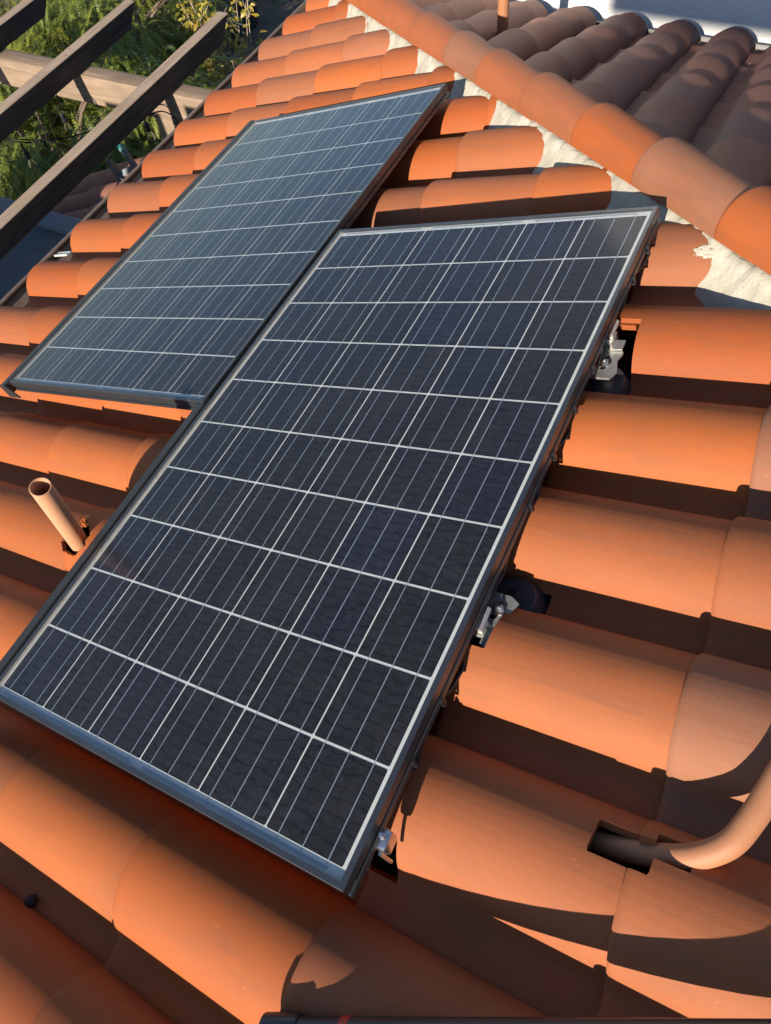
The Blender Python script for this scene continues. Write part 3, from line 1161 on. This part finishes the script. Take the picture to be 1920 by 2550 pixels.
hook((0.965, -0.42), [(0.938, -0.372), (0.986, -0.371), (0.999, -0.391), (0.993, -0.414), (1.002, -0.451), (0.992, -0.474), (0.930, -0.473), (0.930, -0.45)],
     slot_poly(0.969, -0.426, 0.016, 0.0070, R(90)), (0.969, -0.427), (0.962, -0.444, 0.050, -0.012, -0.038), (0.960, -0.338, -0.090, 0.0),
     'silver roof hook in the upper tile cut-out below the mortar, lit by the sun')
hook((0.965, -1.085), [(0.955, -1.050), (0.988, -1.052), (1.006, -1.062), (0.984, -1.150), (0.930, -1.150), (0.930, -1.10)],
     slot_poly(0.974, -1.086, 0.014, 0.0070, R(75)), (0.976, -1.082), (0.972, -1.035, 0.048, -0.004, 0.008), (0.962, -1.118, -0.090, 0.05),
     'blue grey shaded roof hook half way down, in front of a black disc')

t = thing('end_clamp', 'small silver ground clamp at the near panel\'s lower right edge', 'clamp', A(0.97, -1.535, -0.07))
MB().box(0.9745, 0.9975, -1.551, -1.519, -0.047, -0.018, A, 0.006).build('clamp_body', MT['steel'], t)
bolt(t, 0.986, -1.532, -0.0178, 0.0055, 'steel', False)
MB().box(0.984, 0.990, -1.557, -1.5515, -0.075, -0.030, A).build('tab', MT['steel'], t, flat=True)

ORD = ['topmost', 'second', 'third', 'fourth', 'fifth', 'sixth', 'seventh', 'lowest']
for i, bb in enumerate((-0.09, -0.205, -0.50, -0.62, -0.75, -0.88, -1.30, -1.41)):
    mb = MB()
    mb.box(0.9735, 0.9780, bb - 0.005, bb + 0.005, -0.044, -0.024, A, 0.0012)
    mb.box(0.9600, 0.9779, bb - 0.004, bb + 0.004, -0.049, -0.0442, A, 0.0012)
    o = mb.build('cable_clip', MT['black_plastic'])
    tag(o, ORD[i] + (' small cable clip down the right edge of the near panel' if i in (0, 7) else ' small cable clip from the top on the near panel\'s right edge'), 'clip', 'cable clips on the panel edge')
mb = MB().box(-0.085, -0.078, -0.765, -0.738, -0.075, -0.030, A, 0.0015)
tag(mb.build('cable_clip', MT['black_plastic']), 'black cable clip under the far panel\'s bottom frame', 'clip')
# black cable sagging under the right edge
pts = []
for i in range(40):
    b_ = -0.02 - i * 0.04
    pts.append(A(0.955 + 0.008 * math.sin(i * 1.3), b_, -0.066 - 0.012 * (0.5 + 0.5 * math.sin(i * 0.9))))
tag(MB().tube(pts, 0.0035, 8).build('solar_cable', MT['black_plastic']), 'black cable running under the near panel\'s right edge', 'cable')


# ------------------------------------------------------------------ pipes
def hollow_pipe(mb, p, q, r_, wall, seg=28):
    p, q = Vector(p), Vector(q)
    ax = (q - p).normalized()
    L = (q - p).length
    return mb.lathe([(r_, 0), (r_, L - 0.0015), (r_ - 0.0012, L), (r_ - wall + 0.001, L), (r_ - wall, L - 0.002)], p, ax, seg)


t = thing('vent_pipe', 'short open tan pipe leaning out of a broken tile at left', 'pipe', A(-0.27, -1.19, -0.2))
pb, pt = A(-0.297, -1.194, -0.20), A(-0.075, -1.1955, 0.187)
ax = (pt - pb).normalized()
L = (pt - pb).length
mb = MB()
# closed cup shape: outside, rim, inside wall, deep floor
mb.lathe([(0.0255, 0), (0.0255, L - 0.0015), (0.0245, L), (0.0228, L), (0.0218, L - 0.002), (0.0216, L - 0.16)], pb, ax, 32)
mb.build('pipe_wall', MT['pvc_stub'], t, 50)

t = thing('vent_pipe', 'tan pipe standing on the shaded roof face by the white wall', 'pipe', Vector((-0.300, 2.200, -0.60)))
q = Vector((-0.300, 2.200, -0.60))
mb = MB().lathe([(0.0285, 0), (0.0285, 0.75), (0.026, 0.752), (0.026, 0.70)], q, (0, 0, 1), 28)
mb.build('pipe_wall', MT['pvc'], t, 50)
MB().lathe([(0.040, 0.0), (0.040, 0.055), (0.0295, 0.072)], q, (0, 0, 1), 28).build('collar', MT['pvc'], t, 50)

ctrl = [(1.215, -1.397, -0.150), (1.249, -1.396, -0.140), (1.282, -1.395, -0.130), (1.329, -1.389, -0.115), (1.373, -1.381, -0.095), (1.407, -1.366, -0.078), (1.432, -1.344, -0.066), (1.448, -1.311, -0.057), (1.462, -1.269, -0.050), (1.482, -1.199, -0.040), (1.505, -1.12, -0.030), (1.53, -1.02, -0.030), (1.56, -0.9, -0.034), (1.585, -0.80, -0.034), (1.60, -0.72, -0.045), (1.61, -0.66, -0.085), (1.612, -0.64, -0.15)]


def catmull(c, n=7):
    c = [Vector(p) for p in c]
    outp = []
    for i in range(len(c) - 1):
        p0, p1, p2, p3 = c[max(i - 1, 0)], c[i], c[i + 1], c[min(i + 2, len(c) - 1)]
        for k in range(n):
            t_ = k / n
            outp.append(0.5 * ((2 * p1) + (-p0 + p2) * t_ + (2 * p0 - 5 * p1 + 4 * p2 - p3) * t_ ** 2 + (-p0 + 3 * p1 - 3 * p2 + p3) * t_ ** 3))
    outp.append(c[-1])
    return outp


t = thing('conduit', 'curved tan conduit leaving a cut tile at lower right', 'conduit', A(1.24, -1.396, -0.16))
path = [A(*p) for p in catmull(ctrl)]
MB().tube(path, 0.0180, 24).build('bend', MT['pvc'], t, 60)
jp = len(path) - 40
d_ = (path[jp + 1] - path[jp]).normalized()
MB().lathe([(0.0185, 0), (0.0225, 0.002), (0.0225, 0.045), (0.0185, 0.047)], path[jp], d_, 28).build('coupling', MT['pvc'], t)

t = thing('black_pole', 'black capped pole with a red band lying on the tiles at the bottom', 'pole', A(0.91, -1.82, -0.13))
e0, e1 = A(0.920, -1.830, -0.066), A(1.62, -1.492, -0.040)
dp = (e1 - e0).normalized()
MB().tube([e0, e1], 0.019, 24).build('shaft', MT['rubber'], t, 50)
MB().lathe([(0.018, -0.004), (0.0235, 0.0), (0.0235, 0.050), (0.0215, 0.056), (0.0192, 0.057)], e0, dp, 28).build('end_cap', MT['rubber'], t, 30)
MB().lathe([(0.0191, 0.0), (0.0196, 0.0005), (0.0196, 0.014), (0.0191, 0.0145)], e0 + dp * 0.122, dp, 28).build('band', MT['red'], t, 30)

# dark lump lying in the gutter between two barrels at lower left
bm = bmesh.new()
bmesh.ops.create_icosphere(bm, subdivisions=3, radius=0.012)
for v in bm.verts:
    v.co *= 1 + 0.25 * noise.noise(v.co * 180) + 0.12 * noise.noise(v.co * 500)
    v.co = A(0.290, -1.905, -0.150) + Vector((v.co.x, v.co.y, v.co.z * 0.8))
bm.verts.index_update()
mb = MB().add([v.co.copy() for v in bm.verts], [tuple(v.index for v in f.verts) for f in bm.faces])
bm.free()
tag(mb.build('tar_lump', MT['deck'], ang=180), 'small dark lump stuck in the tile valley at lower left', 'lump')

# ------------------------------------------------------------------ litter on the shaded face (uncountable)
mb = MB()
for k in range(-6, 3):
    be = -0.418 + 0.296 * k + 0.098
    for i in range(900):
        a_ = random.uniform(-2.0, 0.9)
        p0 = A2(a_, be, 0)
        if p0.x + p0.y < HIP + 0.12:
            continue
        up = abs(random.gauss(0, 0.020))
        off = abs(random.gauss(0, 0.018))
        if random.random() < 0.45:
            bb = be + 0.004 - up * 0.25
            nn = N0 + 0.006 + up
            x_ = -(bb - (be - 0.098))
            yy = min(0.0995, max(0.0, bb - (be - 0.098)))
            nn = N0 + 0.008 - 0.015 + math.sqrt(max(0, TR * TR - yy * yy)) + 0.001
            if yy < 0.07:
                continue
        else:
            bb = be + 0.004 + off
            nn = N0 + 0.010
        s = random.uniform(0.0014, 0.0052)
        c = A2(a_, bb, nn)
        ax = Vector((random.gauss(0, 1), random.gauss(0, 1), random.gauss(0, 1))).normalized()
        u = ax.orthogonal().normalized()
        w_ = ax.cross(u)
        e = random.uniform(0.6, 2.2)
        mb.add([c + u * s * e, c - u * s * e * 0.6 + w_ * s * 0.8, c - u * s * e * 0.6 - w_ * s * 0.8, c + ax * s * 0.8], [(0, 1, 2), (0, 3, 1), (1, 3, 2), (2, 3, 0)])
o = mb.build('roof_litter', MT['litter'], flat=True)
tag(o, 'dry crumbs and leaf litter in the valleys of the shaded roof face', 'litter', kind='stuff')

# ------------------------------------------------------------------ white wall beyond the shaded face
mb = MB()
mb.box(-1.15, 9.0, 3.19, 3.43, GROUND, 3.2)
o = mb.build('stucco_wall', MT['stucco'], flat=True)
tag(o, 'white stucco wall beyond the shaded roof face', 'wall')

# house body under the roof, then an unseen wing and upper storey added for their shade
body = thing('house', 'stucco house walls under the tiled roof', 'house', (0.5, 0, GROUND))
MB().box(-1.62, 2.7, -2.7, 2.72, GROUND, -0.98).build('wall', MT['stucco'], body, flat=True)
wing = thing('unseen_shade_wing', 'unseen stucco house wing added to shade the lower roof', 'house', (-3.1, -1.5, GROUND))
MB().box(-4.35, -2.65, -2.3, -1.25, GROUND, -0.36).build('wall', MT['stucco'], wing, flat=True)
MB().box(-2.648, -2.02, -1.7, -1.25, GROUND, 0.20).build('tall_shade_block', MT['stucco'], wing, flat=True)  # added block that keeps sun off the lower roof near the eave
MB().box(-3.40, -2.90, -1.7, -1.25, -0.358, 0.10).build('low_shade_block', MT['stucco'], wing, flat=True)  # added block, shades the lower roof between two rafters
upper = thing('unseen_shade_storey', 'unseen stucco upper storey behind the camera, added to shade the white wall', 'house', (3.5, -8.3, GROUND))
MB().box(-0.26, 6.0, -8.16, -8.0, 3.888, 7.5).build('wall', MT['stucco'], upper, flat=True)  # added thin slab, its edges set by the shadow on the stucco wall
MB().box(4.2, 6.0, -8.16, -8.01, GROUND, 3.886).build('wall', MT['stucco'], upper, flat=True)

# ------------------------------------------------------------------ pergola
per = thing('pergola', 'weathered wooden pergola with three rafters on a beam', 'pergola', (-3.2, 2.2, GROUND))


def rafter(xr, xl, yend, ystart):
    sk = 0.020
    zt, zb = -1.0, -1.138
    cut = 0.135
    # cross section in x, run along y; far tail cut back at 45 degrees
    def P(x, y, z):
        return (x + sk * (yend - y), y, z)
    b = 0.004
    mb = MB()
    pr = [(xl + b, zt), (xl, zt - b), (xl, zb + b), (xl + b, zb), (xr - b, zb), (xr, zb + b), (xr, zt - b), (xr - b, zt)]
    ns = 14
    vs_ = []
    for i in range(ns + 1):
        f = i / ns
        for (x, z) in pr:
            ye = yend - cut * (zt - z) / (zt - zb)
            y = ystart + (ye - ystart) * f
            wv = 0.0012 * noise.noise(Vector((x * 3, y * 4, z * 8)))
            vs_.append(P(x + wv, y, z + wv))
    n = len(pr)
    fs = [tuple(range(n)), tuple(range((ns + 1) * n - 1, ns * n - 1, -1))]
    for i in range(ns):
        for q in range(n):
            fs.append((i * n + q, (i + 1) * n + q, (i + 1) * n + (q + 1) % n, i * n + (q + 1) % n))
    o = mb.add(vs_, fs).build('rafter', MT['wood_y'], per, 40)
    bm = bmesh.new()
    bm.from_mesh(o.data)
    bmesh.ops.recalc_face_normals(bm, faces=bm.faces)
    bm.to_mesh(o.data)
    bm.free()
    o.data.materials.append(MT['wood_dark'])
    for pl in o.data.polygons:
        if pl.normal.z < 0.5 and abs(pl.normal.y) < 0.5:  # sides and underside take the darker wood, tops keep the paler one
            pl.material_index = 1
    for dy, dx in ((-0.72, 0.03), (-0.80, 0.06)):
        q = P(xl + dx, yend + dy, zt)
        mb = MB().lathe([(0.006, 0.0), (0.006, 0.0015), (0.004, 0.002)], q, (0, 0, 1), 10)
        mb.build('screw', MT['screw'], o)


rafter(-2.665, -2.752, 2.965, -0.9)
rafter(-3.485, -3.572, 2.930, -0.9)
rafter(-4.320, -4.407, 2.900, -0.9)
MB().box(-5.6, -1.95, 2.148, 2.282, -1.345, -1.1385, None, 0.004).build('beam', MT['wood_x'], per)
MB().box(-2.885, -2.715, 2.150, 2.280, GROUND, -1.3455, None, 0.004).build('post', MT['wood_z'], per)

# ------------------------------------------------------------------ string lights
sl = thing('string_light', 'black string light cord with clear bulbs hanging under the pergola', 'string light', (-3.2, 1.8, -1.4))
MB().tube(catmull([(-3.56, 1.94, -1.15), (-3.45, 1.88, -1.17), (-3.41, 1.76, -1.22), (-3.37, 1.58, -1.24), (-3.42, 1.50, -1.25), (-3.53, 1.47, -1.25), (-3.66, 1.46, -1.245), (-3.95, 1.50, -1.19), (-4.3, 1.6, -1.15)], 6), 0.0045, 8).build('cord', MT['cord'], sl)
MB().tube(catmull([(-3.66, 1.465, -1.247), (-3.40, 1.54, -1.255), (-3.18, 1.65, -1.25), (-3.0, 1.80, -1.22), (-2.86, 1.93, -1.17), (-2.76, 1.95, -1.15), (-2.70, 1.90, -1.16), (-2.66, 2.02, -1.19), (-2.64, 2.11, -1.30), (-2.66, 2.13, -1.48)], 6), 0.0045, 8).build('cord', MT['cord'], sl)
bprof = [(0.004, 0.0), (0.016, -0.006), (0.024, -0.022), (0.026, -0.036), (0.021, -0.056), (0.0135, -0.072), (0.0125, -0.080)]
for (x, y, z) in ((-3.49, 1.455, -1.26), (-3.43, 1.83, -1.20), (-2.715, 1.895, -1.17)):
    MB().tube([(x, y, z + 0.01), (x, y, z - 0.035)], 0.004, 8).build('drop_cord', MT['cord'], sl)
    sck = MB().lathe([(0.010, -0.035), (0.016, -0.042), (0.016, -0.075), (0.0185, -0.078), (0.0185, -0.096), (0.0145, -0.098)], (x, y, z), (0, 0, 1), 16).build('socket', MT['black_plastic'], sl)
    MB().lathe([(0.0125, -0.098), (0.0135, -0.106), (0.021, -0.122), (0.0265, -0.142), (0.0255, -0.158), (0.017, -0.172), (0.004, -0.178)], (x, y, z), (0, 0, 1), 20).build('bulb', MT['bulb_glass'], sck, 80)
    MB().tube([(x, y, z - 0.1), (x, y, z - 0.125)], 0.004, 8).build('filament_stem', MT['white_metal'], sck)

# ------------------------------------------------------------------ lower roof and grey flat roof under the pergola
lr = thing('lower_roof', 'dark mauve barrel tiled lower roof in the shade under the pergola', 'roof', (-3.2, 1.5, -2.2))
SL = math.atan(0.45)
cl_, sl_ = math.cos(SL), math.sin(SL)
ROT3 = Matrix((Vector((cl_, 0, sl_)), Vector((0, 1, 0)), Vector((-sl_, 0, cl_)))).transposed()
tile_low = shell('tile', xs_tile(0.45, 5), PROF, zf_tile(0.38))
tile_low.materials.append(MT['tile_rough'])


def AL(a_, b_, n_):
    return Vector((-3.0 + a_ * cl_ - n_ * sl_, b_, -1.60 + a_ * sl_ + n_ * cl_))


for k in range(3):
    for j in range(-5, 3):
        rnd = random.Random(k * 7 + j)
        o = link('tile', tile_low, None, lr)
        o.matrix_local = Matrix.Translation(AL(j * 0.38 + 0.02 * k, 1.16 + 0.29 * k, 0) - Vector(lr.location)) @ (ROT3 @ Matrix.Rotation(rnd.uniform(-0.01, 0.01), 3, 'Z')).to_4x4()
        c = rnd.choice([(0.20, 0.095, 0.075), (0.17, 0.085, 0.075), (0.22, 0.105, 0.08)])
        o.color = (*c, 1)
mb = MB().box(-2.1, 1.1, 0.95, 1.86, -0.06, -0.035, AL)
mb.build('roof_deck', MT['deck'], lr, flat=True)
mb = MB().box(-4.9, -2.2, 1.10, 1.80, GROUND, -2.75)
mb.build('wall', MT['stucco'], lr, flat=True)

gr = thing('flat_roof', 'dark grey flat roof with a paler coping below the eave', 'flat roof', (-3.2, 0.4, GROUND))
MB().box(-4.6, -1.66, 0.945, 1.085, -1.62, -1.40, None, 0.006).build('coping', MT['grey_roof'], gr)
MB().box(-4.6, -1.66, -1.24, 0.943, -1.62, -1.43).build('membrane', MT['dark_roof'], gr, flat=True)
MB().box(-4.5, -1.68, -1.2, 1.06, GROUND, -1.621).build('wall', MT['stucco'], gr, flat=True)

# ------------------------------------------------------------------ ladder
ld = thing('ladder', 'grey ladder with a teal tipped rail leaning behind the eave', 'ladder', (-2.75, 1.7, -2.6))
r1a, r1b = Vector((-2.60, 1.52, -1.15)), Vector((-2.88, 1.86, -1.72))
r2a, r2b = Vector((-2.69, 1.45, -1.20)), Vector((-3.02, 1.82, -1.78))
r1b = Vector((-2.46, 1.50, -1.42)) + (Vector((-2.46, 1.50, -1.42)) - r1a) * 1.2
r2b = Vector((-2.56, 1.42, -1.42)) + (Vector((-2.56, 1.42, -1.42)) - r2a) * 1.2


def obox(p, q, wid, dep, side):
    ax = (q - p).normalized()
    s = (side - ax * side.dot(ax)).normalized()
    u = ax.cross(s)
    pts = [p - s * wid - u * dep, p + s * wid - u * dep, p + s * wid + u * dep, p - s * wid + u * dep]
    pts += [x + (q - p) for x in pts]
    return MB().box8(pts)


sv = (r2a - r1a)
obox(r1a, r1b, 0.012, 0.030, sv).build('rail', MT['ladder_rail'], ld, flat=True)
obox(r2a, r2b, 0.012, 0.030, sv).build('rail', MT['ladder_rail'], ld, flat=True)
MB().lathe([(0.030, -0.014), (0.034, -0.012), (0.034, 0.012), (0.030, 0.014)], r1a, sv, 20).build('rail_tip', MT['teal'], ld)
for f in (0.18, 0.62):
    obox(r1a.lerp(r1b, f), r2a.lerp(r2b, f), 0.018, 0.012, (r1b - r1a)).build('rung', MT['rung'], ld, flat=True)

# ------------------------------------------------------------------ ground, pots
mb = MB()
n = 60
vs_, fs = [], []
for i in range(n + 1):
    for j in range(n + 1):
        x = -60 + 120 * (i / n)
        y = -60 + 120 * (j / n)
        vs_.append((x, y, GROUND))
for i in range(n):
    for j in range(n):
        a_ = i * (n + 1) + j
        fs.append((a_, a_ + n + 1, a_ + n + 2, a_ + 1))
g = mb.add(vs_, fs).build('ground', MT['dirt'], flat=True)
g['kind'] = 'structure'


def pot(x, y, r_, h, label, tilt=0.0):
    t = thing('plant_pot', label, 'plant pot', (x, y, GROUND), 'empty nursery pots on the dirt')
    ax = Vector((math.sin(tilt), 0, math.cos(tilt)))
    MB().lathe([(r_ * 0.74, 0.0), (r_ * 0.95, h - 0.035), (r_ * 1.04, h - 0.035), (r_ * 1.05, h), (r_ * 0.95, h), (r_ * 0.92, h - 0.06), (r_ * 0.90, h - 0.07)], (x, y, GROUND), ax, 36).build('pot_wall', MT['pot'], t, 40)
    MB().lathe([(r_ * 0.6, h - 0.0695), (r_ * 0.25, h - 0.055)], Vector((x, y, GROUND)), ax, 24).build('soil', MT['terracotta'], t)


pot(-5.50, 6.43, 0.165, 0.32, 'round black nursery pot standing alone on the dirt')
pot(-5.62, 6.90, 0.20, 0.36, 'larger dark pot behind the round black pot', 0.05)
pot(-5.95, 6.15, 0.12, 0.24, 'small dark pot half hidden behind the yellow shrub')


# ------------------------------------------------------------------ pepper trees: feathery drooping fronds
def frond(mb, base, direction, length, nl, wid):
    d = direction.normalized()
    p = Vector(base)
    side = d.cross(Vector((0, 0, 1)))
    if side.length < 0.1:
        side = Vector((1, 0, 0))
    side.normalize()
    step = length / nl
    stem = [p.copy()]
    for i in range(nl):
        d = (d + Vector((0, 0, -0.11))).normalized()
        p = p + d * step
        stem.append(p.copy())
        up = side.cross(d)
        l = wid * (1 - 0.55 * abs(2 * i / nl - 0.7))
        for s in (-1, 1):
            q = p + (side * s * 0.85 + d * 0.55 + up * random.uniform(-0.25, 0.15)).normalized() * l
            wdt = d * (step * 0.30)
            mb.v += [tuple(p - wdt), tuple(p + wdt), tuple(q + wdt * 0.35), tuple(q - wdt * 0.35)]
            k = len(mb.v)
            mb.f.append((k - 4, k - 3, k - 2, k - 1))
    sd_ = side * 0.0022
    for i in range(0, nl, 2):
        e = stem[min(i + 2, nl)]
        mb.v += [tuple(stem[i] - sd_), tuple(stem[i] + sd_), tuple(e + sd_), tuple(e - sd_)]
        k = len(mb.v)
        mb.f.append((k - 4, k - 3, k - 2, k - 1))


def pepper_tree(x, y, crown_z, rad, hgt, nf, label, seed):
    random.seed(seed)
    t = thing('pepper_tree', label, 'tree', (x, y, GROUND), 'feathery trees behind the pergola')
    mb = MB()
    tips = []
    top = crown_z
    fork = Vector((x, y, GROUND + (top - GROUND) * 0.35))
    mb.tube([(x + 0.05, y, GROUND - 0.05), (x, y + 0.03, GROUND + 0.3), fork], [0.10, 0.07, 0.055], 10)
    for i in range(11):
        an = 2 * math.pi * i / 11 + random.uniform(-0.2, 0.2)
        rr = rad * random.uniform(0.35, 0.9)
        e = Vector((x + math.cos(an) * rr, y + math.sin(an) * rr, top - hgt * random.uniform(0.05, 0.45)))
        m_ = fork.lerp(e, 0.5) + Vector((0, 0, 0.15))
        mb.tube([fork, m_, e], [0.032, 0.018, 0.006], 7)
        tips += [e, m_, m_.lerp(e, 0.5)]
    mb.build('trunk', MT['bark'], t, 60)
    mb = MB()
    clumps = []
    for i in range(max(30, int(rad * rad * 34))):
        for _ in range(20):
            u = Vector((random.uniform(-1, 1), random.uniform(-1, 1), random.uniform(-1, 1)))
            if 0.35 < u.length < 1.0:
                break
        clumps.append(Vector((x + u.x * rad, y + u.y * rad, top - hgt * 0.5 + u.z * hgt * 0.5)))
    for i in range(nf):
        c = random.choice(clumps)
        p = c + Vector((random.gauss(0, 0.15), random.gauss(0, 0.15), random.gauss(0, 0.12)))
        an = random.uniform(0, 2 * math.pi)
        outw = Vector((p.x - x, p.y - y, 0))
        if outw.length > 0.01:
            outw.normalize()
        d = Vector((math.cos(an), math.sin(an), random.uniform(-0.5, 0.35))) + outw * 0.7
        frond(mb, p, d, random.uniform(0.20, 0.36), 15, random.uniform(0.030, 0.045))
    o = mb.build('crown', MT['pepper'], t, flat=True)
    return t


pepper_tree(-4.75, 2.55, -1.62, 1.05, 1.2, 4300, 'sunlit feathery tree just behind the dark lower roof', 1)
pepper_tree(-3.65, 3.10, -1.72, 0.85, 1.2, 2800, 'feathery tree under the middle pergola rafter', 2)
pepper_tree(-5.6, 4.5, -1.75, 1.30, 1.4, 3600, 'feathery tree behind the pergola beam at top left', 3)
pepper_tree(-8.0, 5.6, -1.5, 1.7, 1.6, 3400, 'farthest feathery tree in the top left corner', 4)
pepper_tree(-7.2, 7.4, -1.8, 1.2, 1.4, 1500, 'dark feathery tree near the pots at the top edge', 5)

# ------------------------------------------------------------------ yellow leaved shrub
random.seed(11)
sx, sy = -4.22, 4.75
sh = thing('yellow_shrub', 'thin branched shrub with small yellow leaves beside the eave', 'shrub', (sx, sy, GROUND))
mb = MB()
leafpts = []
root = Vector((sx, sy, GROUND))
for i in range(22):
    an = random.uniform(0, 2 * math.pi)
    ht = random.uniform(0.72, 1.38)
    rr = random.uniform(0.08, 0.56)
    e = root + Vector((math.cos(an) * rr, math.sin(an) * rr * 0.6, ht))
    m1 = root.lerp(e, 0.45) + Vector((random.uniform(-.05, .05), random.uniform(-.05, .05), 0.04))
    mb.tube([root + Vector((math.cos(an) * .03, math.sin(an) * .03, 0)), m1, e], [0.012, 0.008, 0.0025], 6)
    for q in range(5):
        f = random.uniform(0.45, 0.95)
        s0 = m1.lerp(e, (f - 0.45) / 0.55)
        s1 = s0 + Vector((random.gauss(0, 0.12), random.gauss(0, 0.10), random.uniform(0.06, 0.20)))
        mb.tube([s0, s0.lerp(s1, 0.5) + Vector((0, 0, -0.01)), s1], [0.004, 0.003, 0.0015], 5)
        leafpts += [s0.lerp(s1, g_) for g_ in (0.3, 0.55, 0.8, 1.0)]
    leafpts += [m1.lerp(e, g_) for g_ in (0.5, 0.75, 0.95)]
# denser golden tuft at the left
for i in range(5):
    e = root + Vector((-0.42 + random.uniform(-.10, .10), 0.02 + random.uniform(-.1, .1), random.uniform(1.12, 1.5)))
    mb.tube([root, root.lerp(e, 0.5) + Vector((-.04, 0, 0)), e], [0.010, 0.006, 0.002], 6)
    leafpts += [root.lerp(e, random.uniform(0.72, 1.0)) + Vector((random.gauss(0, .035), random.gauss(0, .03), random.gauss(0, .03))) for _ in range(14)]
mb.build('branches', MT['twig'], sh, 60)
lm = MB()
lm.add([(0, 0, 0), (0.010, 0.010, 0.002), (0.012, 0.024, 0.000), (0.006, 0.036, -0.006), (0, 0.041, -0.010), (-0.006, 0.036, -0.006), (-0.012, 0.024, 0.0), (-0.010, 0.010, 0.002), (0, 0.022, -0.004)],
       [(0, 1, 8), (1, 2, 8), (2, 3, 8), (3, 4, 8), (4, 5, 8), (5, 6, 8), (6, 7, 8), (7, 0, 8)])
lme = lm.mesh('leaf')
lme.materials.append(MT['yellow_leaf'])
random.shuffle(leafpts)
leafpts = [p for p in leafpts if p.z > GROUND + 0.55]
rest = leafpts[295:]
for p in leafpts[:295]:
    o = link('leaf', lme, None, sh)
    o.location = p + Vector((random.gauss(0, .012), random.gauss(0, .012), random.gauss(0, .012))) - Vector(sh.location)
    o.rotation_euler = (random.uniform(-1.1, 0.3), random.uniform(-0.7, 0.7), random.uniform(0, 6.28))
    s = random.uniform(1.2, 2.1)
    o.scale = (s, s, s)

mb = MB()
for p in rest * 2:
    p = p + Vector((random.gauss(0, .03), random.gauss(0, .03), random.gauss(0, .03)))
    rm = (Matrix.Rotation(random.uniform(0, 6.28), 3, 'Z') @ Matrix.Rotation(random.uniform(-1.1, 0.3), 3, 'X') @ Matrix.Rotation(random.uniform(-.7, .7), 3, 'Y'))
    s_ = random.uniform(1.0, 1.7)
    mb.add([p + rm @ (Vector(v) * s_) for v in lm.v], lm.f)
o = mb.build('small_leaves', MT['yellow_leaf'], sh, flat=True)
o['kind'] = 'stuff'

# low dark ground plants in the shade beyond the shrub
mb = MB()
random.seed(5)
for i in range(420):
    p = Vector((random.uniform(-7.2, -4.0), random.uniform(5.0, 9.0), GROUND))
    if math.hypot(p.x + 5.6, p.y - 6.6) < 0.75:
        continue
    for q in range(3):
        frond(mb, p, Vector((random.gauss(0, 1), random.gauss(0, 1), 1.3)), random.uniform(0.10, 0.24), 7, 0.03)
o = mb.build('ground_plants', MT['pepper'], flat=True)
tag(o, 'low weeds on the dirt beyond the yellow shrub', 'weeds', kind='stuff')
